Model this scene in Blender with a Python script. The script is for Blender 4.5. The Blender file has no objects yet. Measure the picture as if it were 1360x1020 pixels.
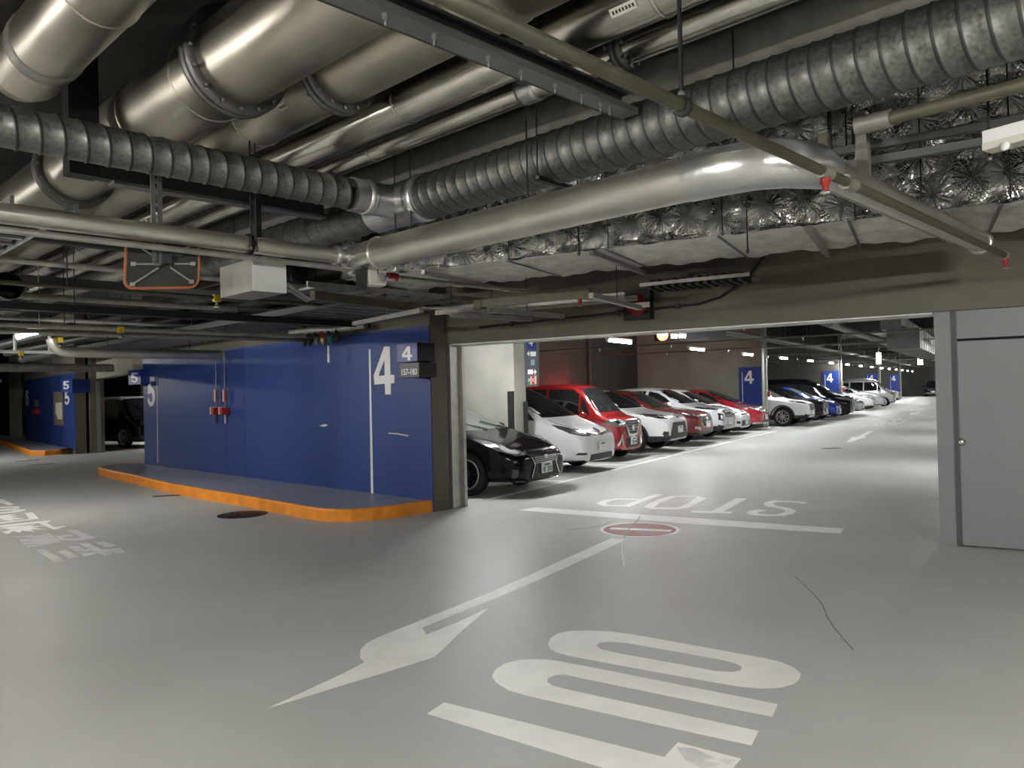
import bpy, bmesh, math, random
from mathutils import Vector, Matrix, geometry
from mathutils.bvhtree import BVHTree
random.seed(7)
SC = bpy.context.scene
COL = SC.collection
PI = math.pi
V = Vector

# ------------------------------------------------------------------ camera
F, CX, CY, EYE = 1020.0, 680.0, 510.0, 1.6
YAW, ROLL, PITCH = math.radians(44.2), math.atan(.0245), math.atan(9.5 / 1020)
_fh = V((math.cos(YAW), math.sin(YAW), 0)); _rw = V((math.sin(YAW), -math.cos(YAW), 0)); _up = V((0, 0, 1))
_fw = _fh * math.cos(PITCH) + _up * math.sin(PITCH); _u2 = _up * math.cos(PITCH) - _fh * math.sin(PITCH)
_ix = _rw * math.cos(ROLL) - _u2 * math.sin(ROLL); _iy = _rw * math.sin(ROLL) + _u2 * math.cos(ROLL)
EYEV = V((0, 0, EYE))
def ray(px, py): return _ix * (px - CX) + _iy * (CY - py) + _fw * F
def onz(px, py, z=0.0):
    """survey: the point at height z that the photograph shows at this pixel"""
    d = ray(px, py); return EYEV + d * ((z - EYE) / d.z)
def onpl(px, py, p, n):
    d = ray(px, py); return EYEV + d * ((V(p) - EYEV).dot(n) / d.dot(n))
cam = bpy.data.cameras.new('camera'); cam.lens = 27.0; cam.sensor_width = 36.0; cam.clip_end = 300
camo = bpy.data.objects.new('camera', cam); COL.objects.link(camo)
camo.matrix_world = Matrix(((_ix.x, _iy.x, -_fw.x, 0), (_ix.y, _iy.y, -_fw.y, 0), (_ix.z, _iy.z, -_fw.z, EYE), (0, 0, 0, 1)))
SC.camera = camo

# parking lane frame: A runs down the lane, B runs across it (away from the aisle, into the bays)
LA = math.radians(12.2)
A = V((math.cos(LA), math.sin(LA), 0)); B = V((-math.sin(LA), math.cos(LA), 0))
FR = V((10.16, 8.75, 0)) - A * 0.9            # middle of the first car's nose line
def lane(t, d, z=0.0): return FR + A * t + B * d + V((0, 0, z))

# ------------------------------------------------------------------ materials
def mat(name, col, rough=.5, metal=0.0, noise=None, bump=None, coat=0.0, emit=None, spec=.5, trans=0, ior=1.45):
    """noise=(scale, amount, detail[, stretch]) varies the colour; bump=(scale, strength, dist)"""
    m = bpy.data.materials.new(name); m.use_nodes = True
    nt = m.node_tree; b = nt.nodes['Principled BSDF']
    c = (*col, 1)
    b.inputs['Base Color'].default_value = c; b.inputs['Roughness'].default_value = rough
    b.inputs['Metallic'].default_value = metal; b.inputs['Specular IOR Level'].default_value = spec
    b.inputs['Coat Weight'].default_value = coat; b.inputs['Coat Roughness'].default_value = .04
    b.inputs['Transmission Weight'].default_value = trans; b.inputs['IOR'].default_value = ior
    if emit:
        b.inputs['Emission Color'].default_value = (*emit[0], 1); b.inputs['Emission Strength'].default_value = emit[1]
    tc = None
    if noise or bump:
        tc = nt.nodes.new('ShaderNodeNewGeometry')
    if noise:
        n = nt.nodes.new('ShaderNodeTexNoise'); n.inputs['Scale'].default_value = noise[0]; n.inputs['Detail'].default_value = noise[2]
        src = tc.outputs['Position']
        if len(noise) > 3:
            mp = nt.nodes.new('ShaderNodeMapping'); mp.inputs['Scale'].default_value = noise[3]
            nt.links.new(src, mp.inputs['Vector']); src = mp.outputs['Vector']
        nt.links.new(src, n.inputs['Vector'])
        r = nt.nodes.new('ShaderNodeMapRange')
        r.inputs['From Min'].default_value = .3; r.inputs['From Max'].default_value = .7
        r.inputs['To Min'].default_value = 1 - noise[1]; r.inputs['To Max'].default_value = 1 + noise[1]
        nt.links.new(n.outputs['Fac'], r.inputs['Value'])
        mx = nt.nodes.new('ShaderNodeVectorMath'); mx.operation = 'SCALE'; mx.inputs[0].default_value = col
        nt.links.new(r.outputs['Result'], mx.inputs['Scale']); nt.links.new(mx.outputs['Vector'], b.inputs['Base Color'])
        rr = nt.nodes.new('ShaderNodeMapRange')
        rr.inputs['From Min'].default_value = .3; rr.inputs['From Max'].default_value = .7
        rr.inputs['To Min'].default_value = max(.02, rough * (1 - noise[1])); rr.inputs['To Max'].default_value = min(1, rough * (1 + noise[1]))
        nt.links.new(n.outputs['Fac'], rr.inputs['Value']); nt.links.new(rr.outputs['Result'], b.inputs['Roughness'])
    if bump:
        n2 = nt.nodes.new('ShaderNodeTexNoise'); n2.inputs['Scale'].default_value = bump[0]; n2.inputs['Detail'].default_value = 4
        nt.links.new(tc.outputs['Position'], n2.inputs['Vector'])
        bp = nt.nodes.new('ShaderNodeBump'); bp.inputs['Strength'].default_value = bump[1]; bp.inputs['Distance'].default_value = bump[2]
        nt.links.new(n2.outputs['Fac'], bp.inputs['Height']); nt.links.new(bp.outputs['Normal'], b.inputs['Normal'])
    return m
M = {}
M['floor'] = mat('grey_floor_coating', (.465, .462, .44), .47, 0, (.55, .10, 6), (160, .15, .002), spec=.25)
M['mark'] = mat('white_road_paint', (.88, .87, .83), .46, 0, (3.0, .07, 6), (120, .15, .002), spec=.35)
M['mark_worn'] = mat('worn_road_paint', (.66, .65, .63), .5, 0, (4.0, .2, 6))
M['red_mark'] = mat('red_road_paint', (.24, .028, .036), .5, 0, (3, .25, 5))
M['crack'] = mat('crack_filler', (.16, .15, .14), .6)
M['crack_soft'] = mat('faint_crack', (.22, .215, .20), .6)
M['crack_white'] = mat('crack_chalk', (.75, .74, .72), .6)
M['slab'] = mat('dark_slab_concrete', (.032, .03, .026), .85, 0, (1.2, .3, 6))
M['conc'] = mat('bare_concrete', (.30, .275, .225), .75, 0, (1.1, .18, 7), (25, .2, .004))
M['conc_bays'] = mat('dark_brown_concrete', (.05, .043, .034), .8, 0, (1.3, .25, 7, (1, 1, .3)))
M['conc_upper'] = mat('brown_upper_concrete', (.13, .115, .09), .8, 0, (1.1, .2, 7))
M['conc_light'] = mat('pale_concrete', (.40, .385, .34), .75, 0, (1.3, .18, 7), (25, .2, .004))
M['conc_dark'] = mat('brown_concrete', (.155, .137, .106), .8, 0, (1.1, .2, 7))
M['blue'] = mat('blue_wall_paint', (.021, .048, .19), .42, 0, (1.0, .16, 5, (1, 1, .25)))
M['blue_panel'] = mat('blue_sign_paint', (.018, .045, .24), .4)
M['blue_sign'] = mat('blue_sign_film', (.035, .05, .26), .35)
M['plat'] = mat('grey_blue_platform_coating', (.28, .297, .34), .36, 0, (2, .15, 4))
M['orange'] = mat('orange_kerb_paint', (.78, .27, .022), .5, 0, (5, .18, 6))
M['panel'] = mat('grey_panel_paint', (.235, .24, .247), .5, 0, (.8, .04, 2))
M['black'] = mat('black_gap', (.008, .008, .008), .8)
M['steel'] = mat('steel_duct', (.47, .435, .365), .37, 1.0, (2.2, .12, 3), (5, .06, .01))
M['steel2'] = mat('bright_steel_cladding', (.70, .67, .60), .24, 1.0, (4, .15, 5), (5, .12, .02))
M['flange'] = mat('dark_flange_steel', (.14, .135, .13), .45, .8, (8, .2, 3))
M['galv'] = mat('galvanised_spiral_steel', (.155, .155, .143), .48, .85, (45, .30, 3), (60, .15, .004))
M['seam'] = mat('spiral_seam_shadowed_steel', (.07, .07, .065), .5, .7)
M['insul'] = mat('dark_insulation_jacket', (.26, .25, .22), .5, .3, (6, .2, 5))
M['silver'] = mat('satin_aluminium_jacket', (.66, .635, .57), .38, .92, (3, .10, 4), (9, .08, .01))
M['tape'] = mat('crinkled_silver_tape', (.66, .66, .65), .3, .9, None, (18, .25, .012))
M['pipe'] = mat('grey_painted_pipe', (.30, .29, .24), .5, .3, (8, .2, 4))
M['tan'] = mat('tan_conduit', (.10, .09, .06), .5, .2, (9, .2, 4))
M['dsteel'] = mat('dark_grey_steel', (.045, .045, .045), .5, .3)
M['bsteel'] = mat('black_steel', (.012, .012, .012), .5, .2)
M['msteel'] = mat('mid_grey_steel', (.20, .20, .195), .45, .6)
M['zinc'] = mat('zinc_channel', (.42, .41, .38), .45, .7, (10, .15, 3))
M['white'] = mat('white_enamel', (.80, .80, .78), .4)
M['cream'] = mat('cream_plastic', (.62, .60, .52), .45)
M['red'] = mat('red_valve_paint', (.35, .02, .015), .4)
M['yellow'] = mat('yellow_valve_paint', (.60, .42, .02), .45)
M['brass'] = mat('brass', (.65, .45, .2), .3, 1)
M['green'] = mat('green_valve_paint', (.03, .20, .15), .4)
M['lamp'] = mat('lit_fluorescent_tube', (.9, .9, .9), .4, emit=((1.0, .985, .94), 55))
M['lamp_dim'] = mat('lit_dim_tube', (.9, .9, .9), .4, emit=((1.0, .96, .9), 14))
M['lamp_lane'] = mat('lit_lane_tube', (.9, .9, .9), .4, emit=((.97, 1.0, .99), 36))
M['sign_white'] = mat('lit_sign_white', (.9, .9, .9), .4, emit=((1, .97, .95), 5))
M['sign_red'] = mat('lit_sign_red', (.8, .05, .02), .4, emit=((1, .06, .015), 3))
M['fire_red'] = mat('lit_red_dome', (.8, .03, .02), .3, emit=((1, .03, .015), 70))
M['sign_dark'] = mat('unlit_sign_red', (.22, .012, .012), .4)
M['mirror_back'] = mat('dark_mirror_back', (.035, .037, .032), .5)
M['mirror_rim'] = mat('orange_mirror_rim', (.42, .13, .045), .45)
M['mirror'] = mat('mirror_glass', (.85, .85, .85), .03, 1)
M['sgrey'] = mat('grey_sign_film', (.09, .09, .10), .4)
M['sblue2'] = mat('pale_blue_sign_mark', (.22, .33, .5), .4)
M['sgreen'] = mat('green_sign_film', (.06, .16, .11), .4)
M['sredf'] = mat('red_sign_film', (.40, .03, .05), .4)
M['speach'] = mat('peach_sign_film', (.65, .40, .28), .4)
M['wood'] = mat('notice_board', (.16, .13, .11), .6)
M['iron'] = mat('dark_cast_iron', (.035, .03, .027), .5, .5, (20, .3, 3))
M['dred'] = mat('red_label', (.50, .07, .04), .5)
M['rubber'] = mat('black_rubber', (.018, .018, .018), .7)
M['chan'] = mat('dull_channel_steel', (.10, .10, .09), .5, .4)
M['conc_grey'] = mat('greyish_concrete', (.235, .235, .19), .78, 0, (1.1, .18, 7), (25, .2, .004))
M['conc_far'] = mat('shade_darkened_concrete', (.075, .068, .055), .8, 0, (1.1, .2, 7))  # divider concrete darkened in colour where the lane lamps barely reach
M['duct'] = mat('grey_sheet_duct', (.13, .13, .125), .5, .6, (2, .12, 4))

def foil_mat(name, col, rough, ax, scale, metal, star, mesh):
    """quilted foil: star-shaped puckers round the pins plus a fine net. ax = direction along the sheet"""
    m = mat(name, col, rough, metal, (6, .2, 6))
    nt = m.node_tree; b = nt.nodes['Principled BSDF']; N = nt.nodes.new; Lk = nt.links.new
    def math_(op, a, bb=None, c=None):
        n = N('ShaderNodeMath'); n.operation = op
        for i, v in enumerate((a, bb, c)):
            if v is None: continue
            if isinstance(v, (int, float)): n.inputs[i].default_value = v
            else: Lk(v, n.inputs[i])
        return n.outputs[0]
    g = N('ShaderNodeNewGeometry')
    pu = N('ShaderNodeVectorMath'); pu.operation = 'DOT_PRODUCT'; Lk(g.outputs['Position'], pu.inputs[0]); pu.inputs[1].default_value = ax[0]
    pv = N('ShaderNodeVectorMath'); pv.operation = 'DOT_PRODUCT'; Lk(g.outputs['Position'], pv.inputs[0]); pv.inputs[1].default_value = ax[1]
    uv = N('ShaderNodeCombineXYZ'); Lk(pu.outputs['Value'], uv.inputs[0]); Lk(pv.outputs['Value'], uv.inputs[1])
    vo = N('ShaderNodeTexVoronoi'); vo.voronoi_dimensions = '2D'; vo.inputs['Scale'].default_value = scale; vo.inputs['Randomness'].default_value = .4
    Lk(uv.outputs[0], vo.inputs['Vector'])
    sub = N('ShaderNodeVectorMath'); sub.operation = 'SUBTRACT'; Lk(uv.outputs[0], sub.inputs[0]); Lk(vo.outputs['Position'], sub.inputs[1])
    du = N('ShaderNodeVectorMath'); du.operation = 'DOT_PRODUCT'; Lk(sub.outputs[0], du.inputs[0]); du.inputs[1].default_value = (1, 0, 0)
    dv = N('ShaderNodeVectorMath'); dv.operation = 'DOT_PRODUCT'; Lk(sub.outputs[0], dv.inputs[0]); dv.inputs[1].default_value = (0, 1, 0)
    ang = math_('ARCTAN2', dv.outputs['Value'], du.outputs['Value'])
    rad = math_('SQRT', math_('ADD', math_('MULTIPLY', du.outputs['Value'], du.outputs['Value']), math_('MULTIPLY', dv.outputs['Value'], dv.outputs['Value'])))
    cx = N('ShaderNodeCombineXYZ'); Lk(math_('MULTIPLY', math_('COSINE', ang), 1.6), cx.inputs[0]); Lk(math_('MULTIPLY', math_('SINE', ang), 1.6), cx.inputs[1])
    sp = N('ShaderNodeSeparateColor'); Lk(vo.outputs['Color'], sp.inputs[0]); Lk(math_('MULTIPLY', sp.outputs[0], 30.0), cx.inputs[2])
    no = N('ShaderNodeTexNoise'); no.inputs['Scale'].default_value = 2.2; no.inputs['Detail'].default_value = 2; Lk(cx.outputs[0], no.inputs['Vector'])
    fall = math_('POWER', math_('MAXIMUM', math_('SUBTRACT', 1.0, math_('MULTIPLY', rad, scale*1.35)), 0.0), 1.5)
    st = math_('MULTIPLY', math_('MULTIPLY', no.outputs['Fac'], fall), star)
    wr = N('ShaderNodeTexNoise'); wr.inputs['Scale'].default_value = 7; wr.inputs['Detail'].default_value = 5; Lk(g.outputs['Position'], wr.inputs['Vector'])
    ve = N('ShaderNodeTexVoronoi'); ve.feature = 'DISTANCE_TO_EDGE'; ve.inputs['Scale'].default_value = 42; Lk(g.outputs['Position'], ve.inputs['Vector'])
    net = math_('MULTIPLY', math_('MINIMUM', ve.outputs['Distance'], .12), mesh)
    h = math_('ADD', math_('ADD', st, math_('MULTIPLY', wr.outputs['Fac'], .25)), net)
    bp = N('ShaderNodeBump'); bp.inputs['Strength'].default_value = .85; bp.inputs['Distance'].default_value = .03
    Lk(h, bp.inputs['Height']); Lk(bp.outputs['Normal'], b.inputs['Normal'])
    return m
_fu = V((6.52 - 5.44, 1.98 - 5.68, 0)).normalized()
M['foil'] = foil_mat('crinkled_foil', (.40, .395, .37), .28, ((_fu.x, _fu.y, 0), (0, 0, 1)), 3.3, .97, 6.0, 1.2)
M['foil_under'] = foil_mat('bounce_lit_foil', (.92, .90, .85), .40, ((_fu.x, _fu.y, 0), (-_fu.y, _fu.x, 0)), 2.0, .35, .7, 1.6)  # underside foil made paler, putting floor-bounced light into its colour
M['tape_band'] = M['zinc']

# ------------------------------------------------------------------ mesh builder
class MB:
    def __init__(s): s.v = []; s.f = []; s.m = []; s.sm = []
    def add(s, vs, fs, mi=0, smooth=False):
        k = len(s.v); s.v += [tuple(v) for v in vs]
        for f in fs: s.f.append([i + k for i in f]); s.m.append(mi); s.sm.append(smooth)
        return s
    def box(s, lo, hi, mi=0):
        x0, y0, z0 = lo; x1, y1, z1 = hi
        return s.add([(x0,y0,z0),(x1,y0,z0),(x1,y1,z0),(x0,y1,z0),(x0,y0,z1),(x1,y0,z1),(x1,y1,z1),(x0,y1,z1)],
            [(3,2,1,0),(4,5,6,7),(0,1,5,4),(1,2,6,5),(2,3,7,6),(3,0,4,7)], mi)
    def obox(s, c, ex, ey, ez, mi=0):
        """box centred at c with half-extent vectors"""
        c = V(c); ex, ey, ez = V(ex), V(ey), V(ez)
        vs = [c+ex*a+ey*b+ez*d for d in (-1,1) for a,b in ((-1,-1),(1,-1),(1,1),(-1,1))]
        if ex.cross(ey).dot(ez) < 0:
            return s.add(vs, [(0,1,2,3),(7,6,5,4),(4,5,1,0),(5,6,2,1),(6,7,3,2),(7,4,0,3)], mi)
        return s.add(vs, [(3,2,1,0),(4,5,6,7),(0,1,5,4),(1,2,6,5),(2,3,7,6),(3,0,4,7)], mi)
    def bar(s, p, q, w, h=None, mi=0):
        p, q = V(p), V(q); d = (q-p); L = d.length; d.normalize()
        u = V((0,0,1)) if abs(d.z) < .95 else V((1,0,0))
        a = d.cross(u).normalized(); b = a.cross(d).normalized(); h = h or w
        return s.obox((p+q)/2, d*L/2, a*w/2, b*h/2, mi)
    def tube(s, pts, r, n=12, mi=0, caps=True, rs=None):
        pts = [V(p) for p in pts]; N = len(pts); rings = []
        t0 = (pts[1]-pts[0]).normalized()
        u = V((0,0,1)) if abs(t0.z) < .9 else V((1,0,0))
        a = t0.cross(u).normalized()
        for i, p in enumerate(pts):
            t = ((pts[min(i+1,N-1)]-pts[i]).normalized() + (pts[i]-pts[max(i-1,0)]).normalized()).normalized()
            a = (a - t*a.dot(t)).normalized(); b = t.cross(a)
            rr = rs[i] if rs else r
            rings.append([p + a*math.cos(2*PI*k/n)*rr + b*math.sin(2*PI*k/n)*rr for k in range(n)])
        vs = [v for R in rings for v in R]
        fs = [(i*n+k, i*n+(k+1)%n, (i+1)*n+(k+1)%n, (i+1)*n+k) for i in range(N-1) for k in range(n)]
        s.add(vs, fs, mi, True)
        if caps:
            s.add(rings[0], [tuple(range(n-1,-1,-1))], mi); s.add(rings[-1], [tuple(range(n))], mi)
        return s
    def lathe(s, o, ax, prof, n=24, mi=0, close=False):
        """prof = [(along, radius)]"""
        o = V(o); ax = V(ax).normalized(); u = V((0,0,1)) if abs(ax.z) < .9 else V((1,0,0))
        a = ax.cross(u).normalized(); b = ax.cross(a)
        P = len(prof)
        vs = [o + ax*t + (a*math.cos(2*PI*k/n)+b*math.sin(2*PI*k/n))*max(r,1e-4) for t, r in prof for k in range(n)]
        fs = [(i*n+k, (i+1)*n+k, (i+1)*n+(k+1)%n, i*n+(k+1)%n) for i in range(P-1) for k in range(n)]
        if close: fs += [((P-1)*n+k, k, (k+1)%n, (P-1)*n+(k+1)%n) for k in range(n)]
        return s.add(vs, fs, mi, True)
    def prism(s, poly, off, mi=0, holes=(), side=None):
        """3-D planar polygon (list of points, with holes) extruded by vector off"""
        loops = [[V(p) for p in poly]] + [[V(p) for p in h] for h in holes]
        flat = [p for l in loops for p in l]; off = V(off); n = len(flat)
        tris = geometry.tessellate_polygon(loops)
        nn = V((0,0,0))
        l0 = loops[0]
        for i in range(len(l0)): nn += l0[i].cross(l0[(i+1) % len(l0)])
        fix = []
        for t in tris:
            a, b, c = (flat[i] for i in t)
            fl = (b-a).cross(c-a).dot(off) < 0
            fix.append((t[0],t[2],t[1]) if fl else tuple(t))
        s.add(flat + [p+off for p in flat], [tuple(i+n for i in t) for t in fix] + [(t[2],t[1],t[0]) for t in fix], mi)
        k = 0
        for l in loops:
            m = len(l); L = l + [p+off for p in l]
            s.add(L, [(i,(i+1)%m,(i+1)%m+m,i+m) for i in range(m)], mi if side is None else side); k += m
        return s
    def fix(s): return s

ORIG = {}
def obj(name, mb, m, parent=None, recalc=False, keep=False, bevel=0):
    me = bpy.data.meshes.new(name)
    vs = [V(v) for v in mb.v]
    if keep: o = V((0,0,0))
    else:
        lo = V((min(v[i] for v in vs) for i in range(3))); hi = V((max(v[i] for v in vs) for i in range(3)))
        o = V(((lo.x+hi.x)/2, (lo.y+hi.y)/2, lo.z))
    me.from_pydata([v-o for v in vs], [], mb.f)
    ms = m if isinstance(m, (list, tuple)) else [m]
    for q in ms: me.materials.append(M[q] if isinstance(q, str) else q)
    me.polygons.foreach_set('material_index', mb.m); me.polygons.foreach_set('use_smooth', mb.sm)
    if recalc:
        bm = bmesh.new(); bm.from_mesh(me); bmesh.ops.remove_doubles(bm, verts=bm.verts, dist=1e-5)
        bmesh.ops.recalc_face_normals(bm, faces=bm.faces); bm.to_mesh(me); bm.free()
    me.update()
    ob = bpy.data.objects.new(name, me); COL.objects.link(ob)
    if parent:
        ob.parent = parent; ob.location = o - ORIG[parent.name]
    else: ob.location = o
    ORIG[ob.name] = o
    if bevel:
        b = ob.modifiers.new('bevel', 'BEVEL'); b.width = bevel; b.segments = 2; b.limit_method = 'ANGLE'
    return ob
def tag(o, label, cat, group=None, kind=None):
    o['label'] = label
    if cat: o['category'] = cat
    if group: o['group'] = group
    if kind: o['kind'] = kind
    return o
def thing(name, label, cat, loc=(0,0,0), rz=0, group=None, local=False):
    o = bpy.data.objects.new(name, None); COL.objects.link(o); o.location = loc; o.rotation_euler = (0,0,rz)
    o.empty_display_size = .1
    ORIG[o.name] = V((0,0,0)) if local else V(loc)
    return tag(o, label, cat, group)
def struct(name, mb, m, label=None, cat=None, **k):
    o = obj(name, mb, m, **k); o['kind'] = 'structure'
    if label: o['label'] = label
    if cat: o['category'] = cat
    return o

# glyph outlines in a unit box (x right, y down)
def arcp(cx, cy, rx, ry, a0, a1, n=8):
    return [(cx+rx*math.cos(math.radians(a0+(a1-a0)*i/n)), cy+ry*math.sin(math.radians(a0+(a1-a0)*i/n))) for i in range(n+1)]
G4 = ([(.52,0),(.78,0),(.80,.60),(1,.60),(1,.76),(.81,.77),(.81,1),(.55,1),(.55,.78),(.05,.79),(0,.62)], [[(.52,.28),(.25,.61),(.54,.60)]])
G5 = ([(.10,0),(.95,0),(.95,.15),(.36,.15),(.31,.38)] + arcp(.48,.67,.50,.33,-110,140,12) + [(.03,.86),(.03,.72),(.30,.72)] + arcp(.46,.69,.22,.16,150,-120,10) + [(.30,.58),(.04,.56)], [])
G6 = (arcp(.5,.34,.5,.34,-20,-180,8) + arcp(.5,.66,.5,.34,180,-120,16) + [(.27,.36)] + arcp(.5,.33,.24,.19,180,340,6), [arcp(.5,.68,.23,.17,0,330,10)])
def glyph(mb, g, quad, n, th, mi=0):
    """quad: 3-D corners tl, tr, br, bl"""
    tl, tr, br, bl = (V(q) for q in quad)
    def mp(p): x, y = p; return (tl*(1-x)+tr*x)*(1-y) + (bl*(1-x)+br*x)*y
    mb.prism([mp(p) for p in g[0]], V(n)*th, mi, [[mp(p) for p in h] for h in g[1]])
def text_mesh(mb, txt, quad, n, th, mi=0, bold=.0):
    """built-in font text fitted into the quad (tl, tr, br, bl)"""
    cu = bpy.data.curves.new('t', 'FONT'); cu.body = txt; cu.offset = bold; cu.resolution_u = 3
    o = bpy.data.objects.new('t', cu); COL.objects.link(o)
    dg = bpy.context.evaluated_depsgraph_get(); me = bpy.data.meshes.new_from_object(o.evaluated_get(dg))
    xs = [v.co.x for v in me.vertices]; ys = [v.co.y for v in me.vertices]
    tl, tr, br, bl = (V(q) for q in quad); x0, x1, y0, y1 = min(xs), max(xs), min(ys), max(ys)
    def mp(c):
        x = (c.x-x0)/(x1-x0); y = (y1-c.y)/(y1-y0)
        return (tl*(1-x)+tr*x)*(1-y)+(bl*(1-x)+br*x)*y
    vs = [mp(v.co)+V(n)*th for v in me.vertices]
    fs = []
    for p in me.polygons:
        ids = list(p.vertices)
        if len(ids) > 2:
            nr = (vs[ids[1]]-vs[ids[0]]).cross(vs[ids[2]]-vs[ids[0]])
            fs.append(ids if nr.dot(V(n)) > 0 else ids[::-1])
    k = len(vs); vs += [v-V(n)*th for v in vs]
    ec = {}
    for f in fs:
        for i in range(len(f)):
            e = (f[i], f[(i+1) % len(f)]); ec[e] = 1
    sd = [(b, a, a+k, b+k) for a, b in ec if (b, a) not in ec]
    mb.add(vs, fs + sd, mi)
    bpy.data.objects.remove(o); bpy.data.curves.remove(cu); bpy.data.meshes.remove(me)
# ------------------------------------------------------------------ room shell
struct('floor', MB().box((-8, -10, -.3), (102, 62, 0)), 'floor')
SLAB = 4.5
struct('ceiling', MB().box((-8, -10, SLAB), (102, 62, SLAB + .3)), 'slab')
m = MB().box((-8.3, -10, 0), (-8, 62, SLAB)); struct('wall_west', m, 'conc')
m = MB().box((-8, -10.3, 0), (22, -10, SLAB)); struct('wall_south', m, 'conc')
m = MB().box((-8, 61.9, 0), (30, 62.2, SLAB)); struct('wall_north', m, 'conc')

# blue wall beside the opening: bare concrete core with a painted face
WX, WY0, WY1, BT = 6.65, 8.0, 18.12, 2.52
def blue_wall(name, p0, p1, top=BT, thick=.3, joints=()):
    """p0 near end, p1 far end on the floor (front-face line)"""
    p0, p1 = V(p0), V(p1); d = (p1-p0).normalized(); L = (p1-p0).length; n = V((d.y, -d.x, 0))   # away from the aisle
    mb = MB()
    def bx(s0, s1, a, b, z0, z1, mi): mb.obox(p0 + d*(s0+s1)/2 + n*(a+b)/2 + V((0,0,(z0+z1)/2)), d*(s1-s0)/2, n*(b-a)/2, V((0,0,(z1-z0)/2)), mi)
    bx(0, L, .012, thick, 0, SLAB, 1)
    js = [0] + sorted(joints) + [L]
    for a, b in zip(js, js[1:]):
        bx(a + (.006 if a else 0), b - (.006 if b < L else 0), 0, .012, 0, top, 0)
    bx(0, L, .004, .0125, .1, top - .02, 2)
    o = struct(name, mb, ['blue', 'conc_upper', 'black'])
    return d, n
def wall1_s(px, py):
    return onpl(px, py, (WX, 0, 0), V((1,0,0))).y - WY0
blue_wall('wall_blue', (WX, WY0, 0), (WX, WY1, 0), joints=[wall1_s(x, 560) for x in (325, 300)])
blue_wall('wall_blue_far', onz(100.7, 596.5, .15).xy.to_3d(), onz(34, 583.5, .15).xy.to_3d(), 2.5)
blue_wall('wall_blue_farthest', onz(13, 576, .15).xy.to_3d(), onz(13, 576, .15).xy.to_3d() + V((1.2, 10, 0)), 2.5)
# return behind the far end of the first blue wall
struct('wall_return', MB().box((WX + .02, WY1 - .3, 0), (WX + 6, WY1 - .01, SLAB)), 'conc')

# opening plane: beam, right-hand panels, posts
P0 = V((6.96, 8.03, 0))
def opn(s, a=0, z=0): return P0 - B*s + A*a + V((0,0,z))        # s runs to the right along the beam
def obx(mb, s0, s1, a0, a1, z0, z1, mi=0):
    return mb.obox(opn((s0+s1)/2, (a0+a1)/2, (z0+z1)/2), B*(s1-s0)/2, A*(a1-a0)/2, V((0,0,(z1-z0)/2)), mi)
BZ = 2.27
m = MB(); obx(m, -.12, 14, 0, .34, BZ, SLAB); struct('wall_beam', m, 'conc_dark')
m = MB(); obx(m, -.02, 14, .342, .40, BZ - .02, BZ + .12); obx(m, .05, 5.9, .05, .34, BZ - .015, BZ - .002); struct('trim_soffit', m, 'white')
m = MB(); obx(m, -.02, .05, .03, .10, 0, BZ); obx(m, -.02, .02, .10, .30, 0, BZ); obx(m, -.02, .07, .28, .34, 0, BZ); struct('trim_jamb', m, 'zinc')
m = MB(); obx(m, -.3, -.02, .03, .34, 0, BZ); struct('wall_jamb', m, 'conc_light')
DS = 5.91
m = MB(); obx(m, DS, DS + .19, .05, .20, 0, BZ)                                  # frame post
dp = opn(DS, .05)
def pan(px, py):
    q = onpl(px, py, dp, A); return (P0 - q).dot(B), q.z
dl, dt = pan(1264.5, 452)
obx(m, dl - .0, 14, .06, .20, 2.0, BZ)
obx(m, DS + .19, dl - .012, .05, .20, 0, BZ); obx(m, dl - .03, 14, .13, .20, 0, 2.02, 1)
struct('wall_panel', m, ['panel', 'black'])
m = MB(); obx(m, dl, dl + 1.9, .056, .10, .012, dt - .012)
door = struct('door_1', m, 'panel', label='flush grey steel door in the grey panel wall', bevel=.004)
ks, kz = pan(1277, 587)
m = MB(); m.lathe(opn(ks, .056, kz), -A, [(0, .034), (.006, .034), (.008, .026), (.03, .018), (.032, .026), (.05, .027), (.055, .02), (.056, 0)], 20)
obj('door_knob', m, 'steel2', door)

# lane room
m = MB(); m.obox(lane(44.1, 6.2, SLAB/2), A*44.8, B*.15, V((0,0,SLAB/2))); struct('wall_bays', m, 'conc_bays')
m = MB(); m.obox(lane(42, -10, SLAB/2), A*47, B*.15, V((0,0,SLAB/2))); struct('wall_east', m, 'conc')
m = MB(); m.obox(lane(86, -2, SLAB/2), A*.15, B*9, V((0,0,SLAB/2))); struct('wall_lane_end', m, 'conc')
T0, DT = 1.25, 17.7
TS = [1.25, 19.1, 36.4, 54.3, 70.0]
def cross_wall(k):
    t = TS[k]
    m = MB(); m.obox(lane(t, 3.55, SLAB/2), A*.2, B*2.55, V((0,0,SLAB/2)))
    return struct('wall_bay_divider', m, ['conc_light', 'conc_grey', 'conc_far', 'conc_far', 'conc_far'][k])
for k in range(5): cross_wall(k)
# dropped beams across the lane ceiling
for t in (10, 27.5, 45, 62):
    m = MB(); m.obox(lane(t, -2, 4.2), A*.3, B*7.9, V((0,0,.3))); struct('trim_lane_beam', m, 'slab')
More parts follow.
